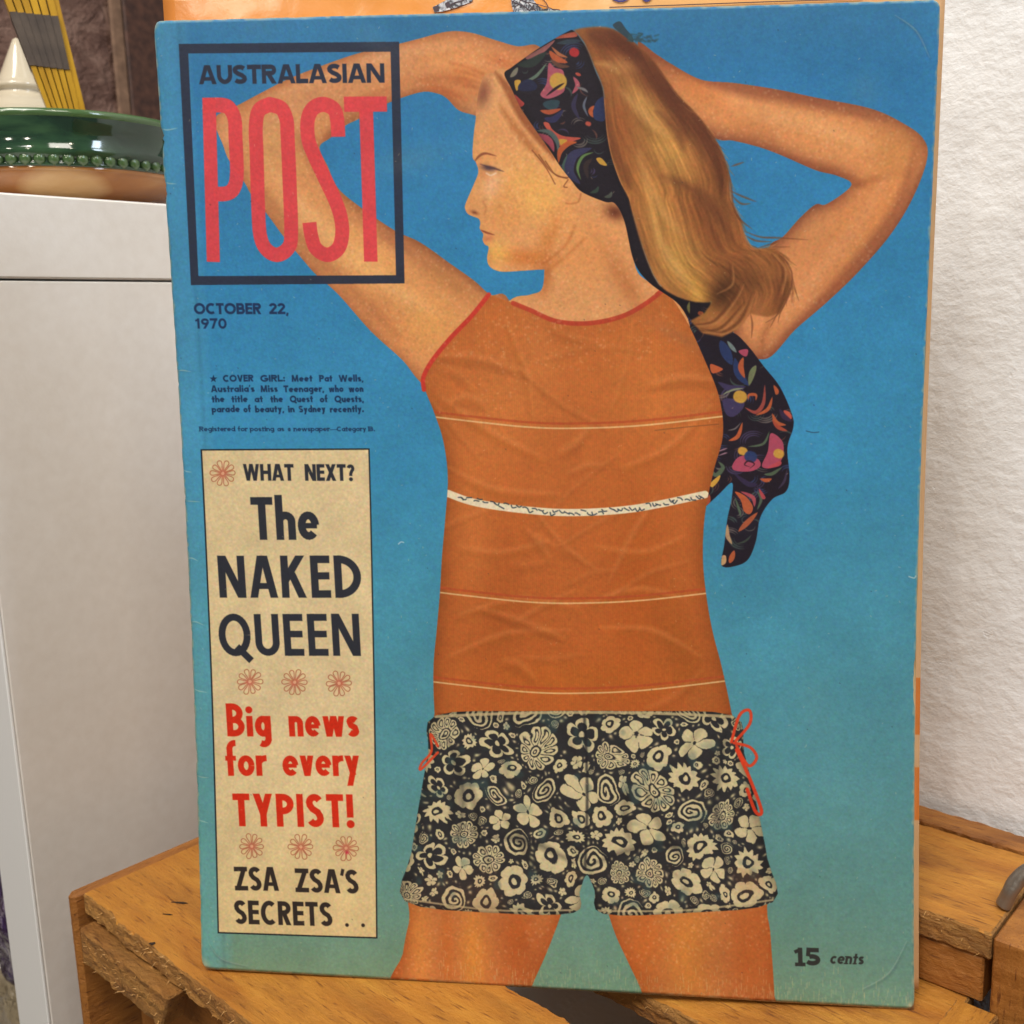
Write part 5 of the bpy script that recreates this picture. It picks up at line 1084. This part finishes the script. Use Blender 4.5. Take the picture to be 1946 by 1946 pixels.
# white glazed finial jar lid seen behind the bowl
def at_dist(x, y, dist): d = Vector(ray(x, y)); return d*(dist/math.hypot(d.x, d.y))
M_cer, nt, b = mat('cream_glaze'); b.inputs['Base Color'].default_value = lin((206, 194, 170)); b.inputs['Roughness'].default_value = .12; b.inputs['Coat Weight'].default_value = .5
DF = DB+.10; px = DF/1950/math.cos(math.radians(0))
tip = at_dist(30, 72, DF); fz = lambda y: at_dist(30, y, DF).z
base_z = bc.z
fin = empty('jar', (tip.x, tip.y, base_z), 'cream glazed ceramic jar with a pointed lid standing behind the bowl', 'jar')
lathe('lid', [(r_*px, fz(y)-base_z) for r_, y in ((1, 72), (6, 76), (11, 90), (20, 115), (29, 140), (36, 155), (38, 160), (44, 163), (47, 168), (45, 174), (40, 178), (44, 184), (58, 194), (72, 206), (80, 222))], M_cer, fin, 48)
lathe('pot', [(r_*px, max(.0, z)) for r_, z in ((60, 0), (74, .02), (84, .05), (84, max(.06, fz(224)-base_z)), (79, fz(220)-base_z))], M_cer, fin, 48, closed=True)

# folding rule standing in the bowl
M_yel, nt, b = mat('yellow_lacquer'); nt.links.new(ramp(nt, noise(nt, coords(nt, (40, 40, 6)), 4, 4), [(.3, (160, 116, 16)), (.7, (204, 158, 30))]), b.inputs['Base Color']); b.inputs['Roughness'].default_value = .35
M_band, nt, b = mat('dark_band'); nt.links.new(ramp(nt, noise(nt, coords(nt), 90, 4), [(.3, (58, 46, 38)), (.7, (86, 72, 60))]), b.inputs['Base Color']); b.inputs['Roughness'].default_value = .55
rule = empty('folding_rule', tuple(bc), 'yellow folding rule with a dark middle band leaning in the bowl', 'folding rule')
DR = DB+.012
def slat_mesh(x_top, x_bot, wt, wb, y0, y1, m, name, dd, depth=.012, par=None):
    A = []
    for y, xx, w_ in ((y0, x_top, wt), (y1, x_bot, wb)):
        for k in (0, 1): A.append(at_dist(xx+k*w_, y, DR+dd))
    bk = hd*depth
    vs = [p-Vector(rule.location) for p in A]+[p+bk-Vector(rule.location) for p in A]
    me = bpy.data.meshes.new(name); me.from_pydata([tuple(v_) for v_ in vs], [], [(0, 1, 3, 2), (4, 6, 7, 5), (0, 4, 5, 1), (2, 3, 7, 6), (0, 2, 6, 4), (1, 5, 7, 3)]); me.update()
    o = link(name, me, m, par or rule)
    if par: o.parent = par; 
    return o
def lx(y, k):  # left edge of slat k at height y in the photograph
    return 9+.39*y+k*(16-.027*y)
for k in range(6):
    sl = slat_mesh(lx(-60, k), lx(225, k), 14.6, 8.2, -60, 225, M_yel, 'slat', k*.0006)
    o = slat_mesh(lx(24, k)-1.2, lx(124, k)-1.2, 16.2, 13.4, 22+k*1.6, 124+k*1.6, M_band, 'band', k*.0006-.0005, .013, None)
slat_mesh(lx(-60, 5)+14, lx(225, 5)+7, 9, 13, -60, 225, M_yel, 'wide_leaf', .004)
hub = slat_mesh(lx(-60, 0)+4, lx(225, 0)+4, 90, 52, -60, 222, M_band, 'core', .006, .004)

# timber posts by the brown wall
M_t1, nt, b = mat('pale_old_timber'); nt.links.new(ramp(nt, noise(nt, coords(nt, (30, 30, 2)), 3, 5), [(.3, (96, 70, 52)), (.7, (140, 108, 84))]), b.inputs['Base Color']); b.inputs['Roughness'].default_value = .7
M_t2, nt, b = mat('dark_timber'); nt.links.new(ramp(nt, noise(nt, coords(nt, (40, 40, 2)), 3, 6), [(.3, (50, 28, 20)), (.7, (92, 58, 42))]), b.inputs['Base Color']); b.inputs['Roughness'].default_value = .6
def vpost(name, x0, x1, u, depth, m, label):
    a = local(ray_uplane(x0, 100, u)); b2 = local(ray_uplane(x1, 100, u))
    o = board(name, u-depth, u, a[1], b2[1], -.42, 1.1, m, None, along='z', bev=.002); tag(o, label, 'post'); return o
vpost('timber_post', 216, 241, BU+.012, .004, M_t1, 'narrow pale timber upright against the brown wall')
vpost('timber_post', 242, 420, BU+.014, .004, M_t2, 'wide dark brown timber upright beside the pale strip')
